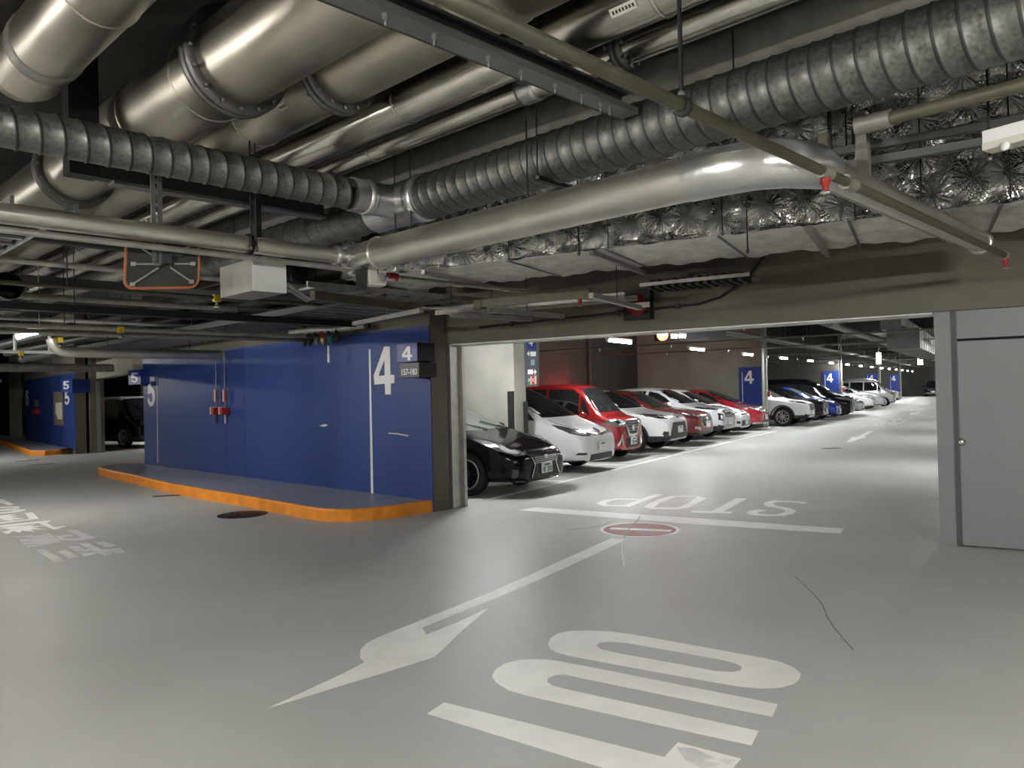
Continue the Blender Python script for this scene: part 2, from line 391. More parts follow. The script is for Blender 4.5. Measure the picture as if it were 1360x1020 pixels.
# lane 5 room behind the far gap
g0 = V((WX, 18.3, 0)); c5 = onz(155, 600, 0)
m = MB(); m.obox(c5 + A*8 + B*11 + V((0,0,SLAB/2)), A*.15, B*15, V((0,0,SLAB/2))); struct('wall_lane_five', m, 'conc_light')
m = MB(); q = onz(120.6, 602, 0).xy.to_3d(); q2 = onz(101.5, 597, .0).xy.to_3d()
dq = (q - q2).normalized(); nq = V((-dq.y, dq.x, 0))
m.obox((q+q2)/2 - nq*.2*(-1 if nq.x < 0 else 1)*-1 + V((0,0,SLAB/2)), dq*(q-q2).length/2, nq*.2, V((0,0,SLAB/2))); struct('wall_pier', m, 'conc_dark')
m = MB(); m.obox(q - dq*.14 + nq*.24 + V((0,0,1.1)), dq*.15, nq*.06, V((0,0,1.1))); struct('trim_pier_frame', m, 'panel')
m = MB(); e = onz(187, 617, .15).xy.to_3d(); m.bar(e + V((.35, -.3, 2.9)), q + V((.35, 0, 2.9)), .3, 1.2); struct('wall_beam_far', m, 'conc')
q3 = onz(25, 579.5, 0).xy.to_3d(); q4 = onz(14, 577, 0).xy.to_3d(); dq = (q3-q4).normalized(); nq = V((-dq.y, dq.x, 0))
m = MB(); m.obox((q3+q4)/2 + V((0,0,SLAB/2)), dq*(q3-q4).length/2, nq*.15, V((0,0,SLAB/2))); struct('wall_pier_far', m, 'conc_dark')
m = MB(); m.bar(onz(33, 583, .15).xy.to_3d() + V((.4, 0, 2.9)), q3 + V((.4, 0, 2.9)), .3, 1.2); struct('wall_beam_farthest', m, 'conc')
m = MB(); m.box((12, 33, 0), (12.3, 45, SLAB)); struct('wall_gap_shade', m, 'black')  # black sheet standing in for the darkness inside the far gap

# ------------------------------------------------------------------ platforms with orange kerbs
def platform(name, pxs, back, label, klabel):
    pts = [onz(*p, 0).xy.to_3d() for p in pxs]
    mb = MB(); mb.prism(pts + [V(b) for b in back], V((0,0,.15)))
    o = obj(name, mb, 'plat', recalc=True); tag(o, label, 'kerb platform', kind='structure')
    k = MB(); N = len(pts); nrm = []
    for i in range(N):
        d = (pts[min(i+1,N-1)] - pts[max(i-1,0)]).normalized(); n = V((d.y, -d.x, 0)); nrm.append(n)
    prof = [(.012, 0), (.012, .135), (-.004, .158), (-.045, .158), (-.045, .152)]
    vs = [pts[i] + nrm[i]*(a if False else a) + V((0,0,z)) for i in range(N) for a, z in prof]
    P = len(prof)
    k.add(vs, [(i*P+j, (i+1)*P+j, (i+1)*P+j+1, i*P+j+1) for i in range(N-1) for j in range(P-1)], 0, False)
    kk = obj('kerb_edge', k, 'orange', o); kk['label'] = klabel
    return o
pl1 = [(187, 624), (170, 624), (150, 625.5), (138, 627.5), (131, 630.5), (150, 635.5), (175, 641), (225, 654), (275, 664), (300, 668), (325, 672.5), (350, 677.5), (375, 682), (400, 687.5), (425, 691.5), (445, 693), (467, 693), (495, 691), (525, 687.5), (550, 683.5), (576, 679.5)]
platform('kerb_platform', pl1, [(WX - .001, WY0 + .02, 0), (WX - .001, WY1, 0)], 'low grey-blue platform with orange kerb along the large blue wall numbered 4', 'orange painted kerb edge')
w2a = onz(100.7, 596.5, .15).xy.to_3d(); w2b = onz(34, 583.5, .15).xy.to_3d()
platform('kerb_platform', [(-30, 574), (-10, 583), (0, 590), (15, 595), (30, 601.5), (42, 605.5), (60, 605), (80, 603.5), (101, 600.5)], [w2a - V((.02,0,0)), w2b - V((.02,0,0))], 'far low platform with orange kerb under the second blue wall', 'orange painted kerb edge')

# ------------------------------------------------------------------ floor markings (thin paint films)
def film(name, polys, m, label, cat, z=.0015, group=None, holes=None, parent=None):
    mb = MB()
    for i, p in enumerate(polys):
        mb.prism([onz(*q, 0) for q in p], V((0,0,z)), 0, [[onz(*q, 0) for q in h] for h in (holes or {}).get(i, [])])
    o = obj(name, mb, m, parent)
    return tag(o, label, cat, group) if label else o
def zs(pts, ox, oy, s): return [(ox + x/s, oy + y/s) for x, y in pts]
def stroke(mb, pts, w, z=.0015, close=False):
    pts = [V((p.x, p.y, 0)) for p in pts]; N = len(pts)
    L, R = [], []
    for i in range(N):
        a = pts[(i-1) % N] if close else pts[max(i-1,0)]; b = pts[(i+1) % N] if close else pts[min(i+1,N-1)]
        d = (b-a).normalized(); n = V((-d.y, d.x, 0))
        d1 = (pts[i]-a).normalized() if (pts[i]-a).length > 1e-6 else d
        k = max(.5, n.dot(V((-d1.y, d1.x, 0))))
        L.append(pts[i] + n*w/2/k); R.append(pts[i] - n*w/2/k)
    n = N if close else N-1
    up = V((0,0,z))
    vs = [p+up for p in L] + [p+up for p in R] + L + R
    fs = []
    for i in range(n):
        j = (i+1) % N
        fs += [(i, N+i, N+j, j), (i, j, 2*N+j, 2*N+i), (N+j, N+i, 3*N+i, 3*N+j)]
    mb.add(vs, [f if f in fs else f for f in fs])
def strokes(name, lines, w, m, label, cat, z=.0015, group=None):
    mb = MB()
    for l in lines:
        cl = l[0] == l[-1]
        p = [onz(*q, 0) for q in (l[:-1] if cl else l)]
        stroke(mb, p, w, z, cl); z += .0002
    o = obj(name, mb, m); return tag(o, label, cat, group)
Z6 = (340, 680, 1.7895)
O_out = [(694,313),(700,300),(718,289),(745,283),(790,282),(840,284),(900,292),(1000,310),(1150,337),(1210,348),(1250,358),(1280,371),(1295,384),(1292,398),(1278,409),(1250,417),(1205,420),(1150,415),(1090,405),(900,371),(740,341),(712,333),(698,323)]
O_in = [(808,317),(818,310),(840,308),(880,311),(1000,332),(1110,352),(1140,360),(1155,368),(1152,377),(1130,381),(1090,378),(1000,361),(850,334),(818,326)]
mb = MB()
film('painted_letter', [zs(O_out, *Z6)], 'mark', 'large white painted letter O, top letter of OUT on the floor', 'floor letter', holes={0: [zs(O_in, *Z6)]}, group='painted OUT letters')
U_p = [(1240,457),(1228,487),(960,433),(770,394),(735,386),(710,388),(694,395),(692,404),(705,413),(730,420),(900,457),(1195,521),(1178,555),(900,494),(650,438),(600,424),(570,405),(561,391),(568,376),(590,361),(625,352),(665,350),(710,353),(800,370)]
film('painted_letter', [zs(U_p, *Z6)], 'mark', 'large white painted letter U, middle letter of OUT on the floor', 'floor letter', group='painted OUT letters')
T_p = [(447,453),(970,583),(1003,548),(1153,587),(1040,715),(880,672),(914,636),(407,480)]
film('painted_letter', [zs(T_p, *Z6)], 'mark', 'large white painted letter T, nearest letter of OUT at the photo bottom edge', 'floor letter', group='painted OUT letters')
tl_ = [o for o in COL.objects if str(o.get('label', '')).startswith('large white painted letter T')][0]
T_scuff = [[(1000,560),(1040,562),(1090,585),(1060,592),(1110,600),(1060,612),(1020,590)], [(1100,588),(1140,590),(1120,604)]]
film('paint_scuff', [zs(p, *Z6) for p in T_scuff], 'mark_worn', None, None, z=.0022, parent=tl_)
AR = [(845,62),(877,68),(640,176),(395,275),(405,292),(480,262),(553,228),(473,298),(425,345),(28,467),(205,385),(258,357),(247,346),(248,328),(262,313),(290,298),(560,190)]
film('painted_arrow', [zs(AR, *Z6)], 'mark', 'long white painted arrow pointing left between the no entry disc and OUT', 'floor arrow')
Z5 = (640, 600, 2.615)
film('stop_line', [zs([(128,203),(185,193),(700,228),(1257,267),(1245,284),(700,249)], *Z5)], 'mark', 'white painted stop line across the opening', 'floor line')
Z2 = (770, 640, 4.25)
strokes('painted_letter', [zs([(1278,120),(1195,112),(1110,109),(1070,117),(1065,127),(1085,138),(1160,150),(1190,162),(1180,176),(1130,188),(1060,189),(990,184),(970,177),(985,166),(1035,160)], *Z2)], .125, 'mark', 'white painted letter S, rightmost letter of the upside-down STOP', 'floor letter', group='painted STOP letters')
strokes('painted_letter', [zs([(630,168),(857,174)], *Z2), zs([(915,93),(775,168)], *Z2)], .15, 'mark', 'white painted letter T of the upside-down STOP, beside the S', 'floor letter', group='painted STOP letters')
strokes('painted_letter', [zs([(535,83),(660,83),(690,92),(640,120),(590,143),(545,150),(415,150),(390,143),(420,122),(480,96),(535,83)], *Z2)], .13, 'mark', 'white painted letter O of the upside-down STOP', 'floor letter', group='painted STOP letters')
strokes('painted_letter', [zs([(448,70),(255,140)], *Z2), zs([(360,101),(220,97),(160,104),(118,122),(150,134),(268,136)], *Z2)], .13, 'mark', 'white painted letter P, leftmost letter of the upside-down STOP', 'floor letter', group='painted STOP letters')
# round no-entry disc painted on the floor
c = onz(849.5, 703.3, 0); hr = (onz(903, 703.3, 0) - onz(796, 703.3, 0)).length/2
def circ(c, r, n=48, z=0): return [c + V((math.cos(2*PI*i/n)*r, math.sin(2*PI*i/n)*r, z)) for i in range(n)]
o = obj('no_entry_disc', MB().prism(circ(c, hr), V((0,0,.0012))), 'mark'); tag(o, 'round red no entry disc with white rim painted on the floor at the stop line', 'floor sign')
obj('red_disc', MB().prism(circ(c, hr*.90, z=.0012), V((0,0,.0008))), 'red_mark', o)
mb = MB(); a, b = onz(*zs([(172,263)], *Z2)[0], 0), onz(*zs([(515,277)], *Z2)[0], 0); mb.bar(a + V((0,0,.0022)), b + V((0,0,.0022)), .115, .0006); obj('white_bar', mb, 'mark', o)
# bay lines
fl0, fl1 = onz(659, 661, 0), onz(1036, 571.5, 0)
fd = (fl0 - FR).dot(B)
mb = MB(); mb.obox(lane(7.6, fd, .0007), A*9.05, B*.05, V((0,0,.0007)))
tag(obj('bay_line', mb, 'mark'), 'long white painted line along the bay mouths beside the red and white cars', 'floor line')
mb = MB(); mb.obox(lane(48, fd, .0007), A*26, B*.05, V((0,0,.0007)))
tag(obj('bay_line', mb, 'mark'), 'white painted line along the farther bays down the lane', 'floor line')
CT = [-.4] + [2.75 + 2.4*k for k in range(7)]; CT2 = [21.1 + 2.35*k for k in range(7)]; CT3 = [38.6 + 2.4*k for k in range(7)]
CT2 = [T0 + DT + 1.55 + 2.5*k for k in range(7)]; CT3 = [T0 + 2*DT + 1.55 + 2.5*k for k in range(7)]
near = ['black hatchback', 'white minivan', 'tall red wagon', 'white crossover', 'dark red compact', 'white sport utility car', 'small white hatchback', 'bright red hatchback']
bl = [(-1.45, 'left of the black hatchback'), (1.0, 'between the black hatchback and the divider wall')] + [((CT[i]+CT[i+1])/2, 'between the %s and the %s' % (near[i], near[i+1])) for i in range(1, 7)]
for t, w in bl:
    hl = .75 if t < -1 else 2.4
    mb = MB(); mb.obox(lane(t, fd + .06 + hl, .0005), A*.045, B*hl, V((0,0,.0005)))
    tag(obj('bay_line', mb, 'mark'), 'white bay line ' + w, 'floor line', 'bay divider lines')
# paint on the floor of the aisle at the left
ZL = (0, 650, 6.8)
CH = [
 ([[(-60,92),(20,88),(125,135),(80,145),(20,125),(-60,122)]], 'mark', 'white painted hook mark, farthest piece of the left floor writing'),
 ([[(-60,160),(150,152),(185,160),(165,172),(120,180),(235,180),(225,192),(150,206),(-60,226),(-60,214),(100,200),(140,190),(-60,196),(-60,186),(110,172),(140,164),(-60,172)]], 'mark', 'white painted wavy character in the left floor writing'),
 ([[(225,212),(295,207),(352,265),(-60,316),(-60,304),(265,268)]], 'mark', 'white painted corner character in the left floor writing'),
 ([[(-60,246),(60,228),(150,222),(80,240),(165,236),(100,252),(215,264),(100,272),(130,284),(0,276),(60,262),(-60,268)]], 'mark', 'white painted spiky character at the photo left edge'),
 ([[(-60,332),(340,290),(465,279),(420,303),(490,340),(600,328),(560,340),(600,336),(520,352),(560,354),(480,363),(345,304),(-60,346)]], 'mark', 'white painted long character with a hooked end in the left floor writing'),
 ([[(-60,356),(130,330),(250,325),(320,312),(270,334),(400,328),(290,348),(420,362),(270,362),(310,384),(200,370),(180,392),(120,376),(70,403),(20,385),(100,365),(40,350)]], 'mark', 'white painted star-shaped character in the left floor writing'),
 ([[(600,370),(680,362),(870,438),(720,462),(560,466),(500,424),(640,406),(660,420),(560,430),(600,446),(700,444),(740,430)]], 'mark_worn', 'worn white kana painted on the aisle floor left of the platform'),
 ([[(110,430),(300,410),(300,424),(420,402),(445,396),(560,475),(260,526),(240,512),(400,488),(220,500),(200,486),(380,468),(190,474),(180,455),(330,436)]], 'mark_worn', 'worn white character with many bars painted at left, behind the exit character'),
 ([[(860,480),(940,470),(1050,510),(960,522)],[(700,486),(790,481),(920,546),(1020,534),(1080,525),(1140,570),(1050,582),(1030,566),(1000,572),(1020,583),(940,600)],[(610,520),(700,510),(760,540),(840,543),(850,551),(700,560)],[(700,574),(860,562),(880,580),(760,605)],[(520,562),(590,546),(710,605),(630,626)]], 'mark_worn', 'pale pinkish-white exit character painted on the floor, rightmost of the left writing'),
 ([[(320,545),(400,540),(590,645),(500,660)]], 'mark_worn', 'plain worn white bar painted on the floor, nearest of the left writing'),
]
for polys, mm, lab in CH:
    film('painted_character', [zs(p, *ZL) for p in polys], mm, lab, 'floor character', group='left floor writing')
# far arrows and writing down the lane
ZF = (1120, 530, 11.33)
film('painted_arrow', [zs([(45,655),(130,570),(210,570),(370,490),(455,483),(315,560),(355,572),(130,640)], *ZF)], 'mark', 'small white painted arrow in the middle of the lane', 'floor arrow')
film('painted_arrow', [zs([(1005,240),(1015,205),(1080,210),(1150,172),(1175,178),(1140,200),(1160,210)], *ZF)], 'mark', 'farthest small white painted arrow down the lane', 'floor arrow')
W = [[(450,402),(500,375),(520,380),(490,405)],[(540,385),(640,312),(660,318),(620,350),(700,352),(690,362),(600,366),(570,392)],[(640,395),(760,330),(800,332),(770,352),(820,356),(760,398),(720,396),(780,365),(740,362),(690,396)],[(700,310),(760,286),(800,290),(780,310),(830,286),(910,290),(870,320),(800,318),(760,325)],[(820,360),(1010,286),(1045,288),(850,374)]]
film('painted_writing', [zs(p, *ZF) for p in W], 'mark_worn', 'worn white painted writing on the lane floor between the two small arrows', 'floor writing')
# cracks, covers, drains
strokes('floor_crack', [[(850,686),(846,692),(840,697),(834,705),(829,714)]], .012, 'crack', 'dark crack across the red no entry disc', 'crack', z=.003)
strokes('floor_crack', [[(827,716),(826,724),(826,734),(828,744),(829,752)]], .014, 'crack_white', 'white chalky crack running down from the no entry disc', 'crack')
strokes('floor_crack', [[(752,704),(770,702),(782,701),(800,698),(815,692)]], .008, 'crack', 'thin dark crack left of the no entry disc', 'crack')
strokes('floor_crack', [[(1056,766),(1066,775),(1080,788),(1092,802),(1098,818),(1108,834),(1120,848),(1134,864)]], .008, 'crack_soft', 'thin winding crack on the floor right of the big letters', 'crack')
c = onz(322, 683.5, 0); r = (onz(352, 683.5) - onz(292, 683.5)).length/2
mb = MB(); mb.lathe(c, (0,0,1), [(0, r), (.004, r), (.006, r-.01), (.003, r-.03), (.003, r-.05), (.005, r-.06), (.005, 0)], 36)
for i in range(-4, 5): mb.box((c.x + i*r*.16 - .006, c.y - r*.45, .004), (c.x + i*r*.16 + .006, c.y + r*.45, .008))
tag(obj('manhole_cover', mb, 'iron'), 'round dark iron manhole cover in front of the orange kerb', 'manhole')
def drain(px0, px1, w, label):
    a, b = onz(*px0, 0), onz(*px1, 0); d = (b-a); L = d.length; d.normalize(); n = V((-d.y, d.x, 0))
    mb = MB(); mb.obox((a+b)/2 + V((0,0,.001)), d*L/2, n*w/2, V((0,0,.001)))
    for i in range(int(L/.05)): mb.obox(a + d*(.025 + i*.05) + V((0,0,.003)), d*.008, n*w/2, V((0,0,.002)))
    tag(obj('floor_drain', mb, 'iron'), label, 'drain')
drain((203, 659.5), (240, 657.5), .16, 'dark slotted floor drain near the left end of the orange kerb')
drain((38, 618), (73, 615.5), .16, 'dark slotted floor drain in the aisle by the far platform, nearer one')
drain((20, 613), (52, 610.5), .14, 'dark slotted floor drain in the aisle by the far platform, farther one')
a = onz(822, 667.5, 0)
drain((1092, 596), (1116, 595), .2, 'dark floor drain beside the lane far ahead')
# ------------------------------------------------------------------ ducts and pipes under the ceiling
def pxz(px, py, z): return onz(px, py, z)
def duct_mb(p, q, r, n=32, mi=0): return MB().tube([p, q], r, n, mi)
def band(p, ax, r, w, t=.006, n=32):
    m = MB(); m.lathe(V(p) - V(ax)*w/2, ax, [(0, r-.004), (0, r+t), (w*.2, r+t*1.4), (w*.8, r+t*1.4), (w, r+t), (w, r-.004)], n); return m
def flange_pair(p, ax, r, parent, bolts=16, ww=.05, n=40):
    p, ax = V(p), V(ax)
    m = MB(); R = r*1.20 + .012
    for s in (-1, 1):
        a = p + ax*s*(ww*.62)
        m.lathe(a - ax*.012, ax, [(0, r-.01), (0, R), (.024, R), (.024, r-.01)], n)
    m.lathe(p - ax*ww*.6, ax, [(0, R-.018), (ww*1.2, R-.018)], n)
    fl = obj('flange', m, 'flange', parent)
    u = ax.cross(V((0,0,1))).normalized(); w = ax.cross(u)
    rb = (r + R)/2 + .004; bolt = None
    for i in range(bolts):
        c = p + (u*math.cos(2*PI*i/bolts) + w*math.sin(2*PI*i/bolts))*rb
        if c.z > p.z + r*.5: continue
        if bolt is None:
            b = MB(); b.lathe(V((0,0,0)) - ax*(ww+.03), ax, [(0, 0), (0, .013), (.012, .013), (.012, .008), (2*ww+.048, .008), (2*ww+.048, .013), (2*ww+.06, .013), (2*ww+.06, 0)], 6)
            bolt = obj('bolt', b, 'msteel', fl, keep=True)
        else:
            bolt = bolt.copy(); COL.objects.link(bolt); bolt.parent = fl
        bolt.location = c - ORIG[fl.name]
    return fl
Y = V((0,1,0)); X = V((1,0,0)); Z = V((0,0,1))
def pduct(name, x, z, y0, y1, r, m, label, flanges=(), bands=(), seam=None, n=36):
    mb = duct_mb((x, y0, z), (x, y1, z), r, n)
    o = obj(name, mb, m); tag(o, label, 'duct' if 'duct' in name else 'pipe')
    for y in flanges: flange_pair((x, y, z), Y, r, o)
    for y, w in bands: obj('joint_band', band((x, y, z), Y, r, w), m, o)
    return o
def ypx(px, py, x):           # where the line of pipes at that x meets a pixel (plane x = const)
    return onpl(px, py, (x,0,0), X).y

p1 = pduct('ventilation_duct', 1.42, 3.8, 1.0, 5.75, .215, 'steel', 'short wide steel duct at the top left corner with a dark joint ring', bands=[(4.35, .02), (3.4, .02)])
obj('joint_ring', band((1.42, 5.32, 3.8), Y, .215, .12, .006), 'insul', p1)
mb = MB(); mb.tube([(1.42, 5.7, 3.8), (1.42, 5.86, 3.83), (1.42, 6.0, 3.92), (1.42, 6.08, 4.05), (1.42, 6.1, 4.45)], .213, 32); obj('elbow', mb, 'steel', p1)
p2 = pduct('ventilation_duct', 2.28, 3.72, -1.0, 24, .275, 'steel', 'widest silver ventilation duct with two dark bolted flange rings, upper left', flanges=[ypx(312, 62, 2.28), 7.75, 13.0], bands=[(4.95, .03), (5.9, .02), (2.6, .03)])
p3 = pduct('ventilation_duct', 2.83, 3.72, -1.0, 24, .225, 'steel', 'second widest silver duct with bolted flange rings, just right of the widest', flanges=[ypx(450, 95, 2.83), 6.75, 14.0], bands=[(5.35, .02), (2.7, .02)])
p4 = pduct('insulated_pipe', 3.30, 3.60, -1.0, 22, .14, 'steel2', 'shiny silver clad pipe right of the two wide flanged ducts', flanges=[ypx(716, 28, 3.30)], bands=[(ypx(540, 145, 3.30), .015), (ypx(880, 5, 3.3), .02), (8.5, .02)])
p5 = pduct('insulated_pipe', 3.74, 3.60, -1.0, 22, .09, 'steel2', 'thinner shiny silver clad pipe with a small bolted flange near the sprinkler pipe', bands=[(ypx(497, 207, 3.74), .015), (8.8, .02)])
flange_pair((3.74, ypx(828, 66, 3.74), 3.6), Y, .085, p5, 8, .035)
obj('elbow_collar', band((3.74, ypx(705, 130, 3.74), 3.6), Y, .09, .14, .008), 'tape', p5)
p6 = pduct('insulated_pipe', 4.45, 3.68, .35, 20, .155, 'insul', 'dull dark insulated pipe above the long spiral duct', bands=[(ypx(555, 215, 4.45), .2)])
mb = MB(); mb.tube([(4.45, .37, 3.68), (4.45, .2, 3.70), (4.45, .06, 3.79), (4.45, -.02, 3.93), (4.45, -.03, 4.45)], .156, 28); obj('elbow', mb, 'insul', p6)

def spiral(name, p, q, r, label, pitch=.112, n=28):
    p, q = V(p), V(q); ax = (q-p); L = ax.length; ax.normalize()
    u = ax.cross(Z).normalized(); w = ax.cross(u)
    mb = MB(); prof = [(0, 0, 0), (pitch-.022, 0, 0), (pitch-.019, .006, 1), (pitch-.008, .006, 1), (pitch-.001, 0, 1)]
    N = int(L/pitch); vs = []; fs = []; ms = []
    rows = [(i*pitch + a, b, c) for i in range(N) for a, b, c in prof]
    for a, b, c in rows:
        for k in range(n):
            th = 2*PI*k/n
            h = min(max(a + pitch*k/n - pitch*.5, 0), L)
            vs.append(p + ax*h + (u*math.cos(th) + w*math.sin(th))*(r+b))
    R = len(rows)
    for i in range(R-1):
        for k in range(n):
            if k < n-1: fs.append((i*n+k, (i+1)*n+k, (i+1)*n+k+1, i*n+k+1))
            elif i+len(prof)+1 < R: fs.append((i*n+k, (i+1)*n+k, (i+1+len(prof))*n, (i+len(prof))*n))
            ms.append(1 if rows[i][2] and rows[i+1][2] else 0)
    ms = []
    for f in fs:
        i = f[0]//n; ms.append(1 if rows[i][2] else 0)
    mb.v = [tuple(v) for v in vs]; mb.f = [list(f) for f in fs]; mb.m = ms; mb.sm = [True]*len(fs)
    o = obj(name, mb, ['galv', 'seam'], recalc=True); tag(o, label, 'duct'); return o
s7 = spiral('spiral_duct', (4.02, -1.2, 3.2), (4.02, 4.85, 3.2), .178, 'long galvanised spiral duct running from the junction to the top right corner')
s7b = spiral('spiral_duct', (4.02, 5.45, 3.2), (4.02, 11, 3.2), .165, 'galvanised spiral duct beyond the junction, above the right end of the silver aisle pipe', .2)
s1 = spiral('spiral_duct', (-1.5, 5.15, 3.2), (3.55, 5.15, 3.2), .122, 'galvanised spiral duct crossing below the wide silver ducts at left', .125)
mb = MB(); mb.tube([(4.02, 4.8, 3.2), (4.02, 5.5, 3.2)], .183, 28); mb.tube([(3.5, 5.15, 3.2), (3.9, 5.15, 3.2)], .135, 28)
mb.lathe((4.02, 4.83, 3.2), Y, [(0, .18), (0, .192), (.05, .195), (.1, .19), (.1, .18)], 28); mb.lathe((3.62, 5.15, 3.2), X, [(0, .13), (0, .142), (.04, .145), (.08, .14), (.08, .13)], 28)
tag(obj('duct_tee', mb, 'tape'), 'taped silver tee joining the two galvanised spiral ducts', 'duct joint')

# satin silver drain pipes
def bend(p0, c, p1, k=8):
    p0, c, p1 = V(p0), V(c), V(p1)
    return [p0*(1-t)**2 + c*2*t*(1-t) + p1*t*t for t in (i/k for i in range(k+1))]
PZ = 2.75
px8, qy3 = 3.74, 5.42
o = obj('silver_pipe', MB().tube([(px8, 2.05, PZ), (px8, qy3-.16, PZ)], .122, 32), 'silver'); tag(o, 'thick satin silver pipe running from the aisle corner to the taped elbow', 'pipe')
for y, w in ((ypx(504, 340, px8), .03),): obj('tape_collar', band((px8, y, PZ), Y, .122, w, .01), 'tape', o)
mb = MB(); pts = [(px8, 2.22, PZ), (px8, 2.05, PZ), (px8 + .03, 1.86, PZ), (px8 + .12, 1.74, PZ), (px8 + .3, 1.66, PZ), (px8 + .46, 1.655, PZ)]
mb.tube(pts, .13, 32, rs=[.128, .13, .13, .128, .118, .095])
tag(obj('pipe_elbow', mb, 'tape'), 'crinkled silver taped elbow at the bend of the silver pipe', 'pipe elbow')
qy7 = 1.655
o = obj('silver_pipe', MB().tube([(px8+.42, qy7, PZ), (7.45, qy7, PZ)], .082, 28), 'silver'); tag(o, 'slimmer silver pipe from the taped elbow towards the right wall', 'pipe')
obj('end_ring', band((7.4, qy7, PZ), X, .082, .08, .012), 'tape', o)
o = obj('silver_pipe', MB().tube([(-1.6, qy3, PZ), (px8-.12, qy3, PZ)], .064, 28), 'silver'); tag(o, 'long satin silver pipe crossing the left half above the mirror', 'pipe')
obj('tape_collar', band((px8-.2, qy3, PZ), X, .064, .05, .012), 'tape', o)
mb = MB(); mb.tube([(px8-.12, qy3, PZ), (px8, qy3, PZ), (px8+.2, qy3+.02, PZ)], .1, 24, rs=[.08, .105, .1]); mb.tube([(px8, qy3-.17, PZ), (px8, qy3+.08, PZ)], .118, 24)
tag(obj('pipe_tee', mb, 'tape'), 'taped tee where the two satin silver pipes meet', 'pipe joint')
def thin(name, pts, r, m, label, cat='pipe', parent=None, n=12):
    o = obj(name, MB().tube(pts, r, n), m, parent)
    return tag(o, label, cat) if label else o
q4 = thin('thin_pipe', [(-1.6, qy3-.03, 2.645), (3.7, qy3-.03, 2.645)], .022, 'zinc', 'thin pipe running just below the long satin silver pipe')
a4 = onz(520, 356, 2.62); b4 = onz(1003, 408, 2.62)
q4b = thin('sprinkler_pipe', [V((3.72, qy3-.03, 2.62)), V((b4.x, qy3-.06, 2.62))], .02, 'pipe', 'thin sprinkler pipe from the speaker box to the beam over the opening')
mb = MB(); xx = onpl(520, 358, (0, qy3-.04, 0), Y).x; mb.tube([(xx-.05, qy3-.04, 2.62), (xx+.06, qy3-.04, 2.62)], .035, 12); obj('red_fitting', mb, 'red', q4b)
x0 = onpl(465, 350, (0, qy3-.03, 0), Y).x
obj('silver_wrap', MB().tube([(x0, qy3-.03, 2.62), (x0+.15, qy3-.03, 2.61), (x0+.42, qy3-.035, 2.61), (x0+.5, qy3-.03, 2.62)], .04, 12, rs=[.024, .036, .034, .024]), 'tape', q4)
def sprinkler(parent, p, body='red'):
    p = V(p); m = MB(); m.lathe(p, -Z, [(0, .02), (.04, .024), (.05, .016), (.075, .014)], 12); b = obj('sprinkler_head', m, body, parent)
    m = MB(); m.lathe(p - Z*.075, -Z, [(0, .016), (.01, .028), (.014, .03), (.02, .0)], 14); obj('deflector', m, 'steel2', b)
Q6Y, Q6Z = 1.42, 2.58
q6 = thin('sprinkler_pipe', [(.6, Q6Y, Q6Z), (onpl(1335, 330, (0, Q6Y, 0), Y).x + .06, Q6Y, Q6Z)], .024, 'tan', 'long tan sprinkler pipe crossing diagonally at the upper right', n=14)
for px, py in ((1096, 236), (1335, 330)):
    x = onpl(px, py, (0, Q6Y, 0), Y).x
    obj('coupling', MB().tube([(x-.05, Q6Y, Q6Z), (x+.05, Q6Y, Q6Z)], .032, 14), 'pipe', q6)
    sprinkler(q6, (x, Q6Y, Q6Z-.01))
x = onpl(1125, 245, (0, Q6Y, 0), Y).x; obj('end_fitting', MB().tube([(x-.02, Q6Y, Q6Z), (x+.08, Q6Y, Q6Z)], .036, 14), 'pipe', q6)
x6 = onpl(905, 115, (0, Q6Y, 0), Y).x
obj('clamp', MB().lathe((x6-.015, Q6Y, Q6Z), X, [(0, .02), (0, .036), (.03, .036), (.03, .02)], 16), 'dsteel', q6)
sx = onpl(965, 400, (0, qy3-.06, 0), Y).x
sprinkler(q4b, (onpl(955, 396, (0, qy3-.06, 0), Y).x, qy3-.06, 2.6)); sprinkler(q4b, (onpl(770, 385, (0, qy3-.06, 0), Y).x, qy3-.06, 2.61))
# second thin pipe parallel to the slim silver pipe
thin('thin_pipe', [(px8+.6, qy7+.19, 2.80), (7.35, qy7+.19, 2.80)], .034, 'pipe', 'grey pipe running beside the slimmer silver pipe at right')
p9a = onz(1178, 158, 3.0); thin('conduit', [(p9a.x, p9a.y, 3.0), (p9a.x, -1.0, 3.0)], .036, 'tan', 'tan conduit at the right edge above the white lamp batten')
thin('conduit', [(p9a.x, p9a.y+.16, 3.0), (p9a.x, p9a.y-.02, 3.0)], .05, 'insul', 'dark sleeve on the end of the tan conduit', 'conduit sleeve')

# structural steel
def ibeam(name, p, q, w, h, m, label):
    p, q = V(p), V(q); d = (q-p).normalized(); n = V((-d.y, d.x, 0))
    mb = MB(); c = (p+q)/2; L = (q-p).length/2; t = .008
    mb.obox(c + Z*(h/2-t), d*L, n*w/2, Z*t); mb.obox(c - Z*(h/2-t), d*L, n*w/2, Z*t); mb.obox(c, d*L, n*.006, Z*(h/2-2*t))
    o = obj(name, mb, m); return tag(o, label, 'steel beam'), mb
q5, _ = ibeam('steel_beam', (.2, 2.72, 3.31), (onpl(825, 132, (0,2.72,0), Y).x, 2.72, 3.31), .10, .13, 'dsteel', 'dark grey steel beam with bolts under the silver pipes at the top centre')
mb = MB(); xe = onpl(825, 132, (0,2.72,0), Y).x; mb.box((.2, 2.60, 3.225), (xe, 2.72, 3.243)); mb.box((.2, 2.60, 3.243), (xe, 2.606, 3.262)); obj('lower_angle', mb, 'msteel', q5)
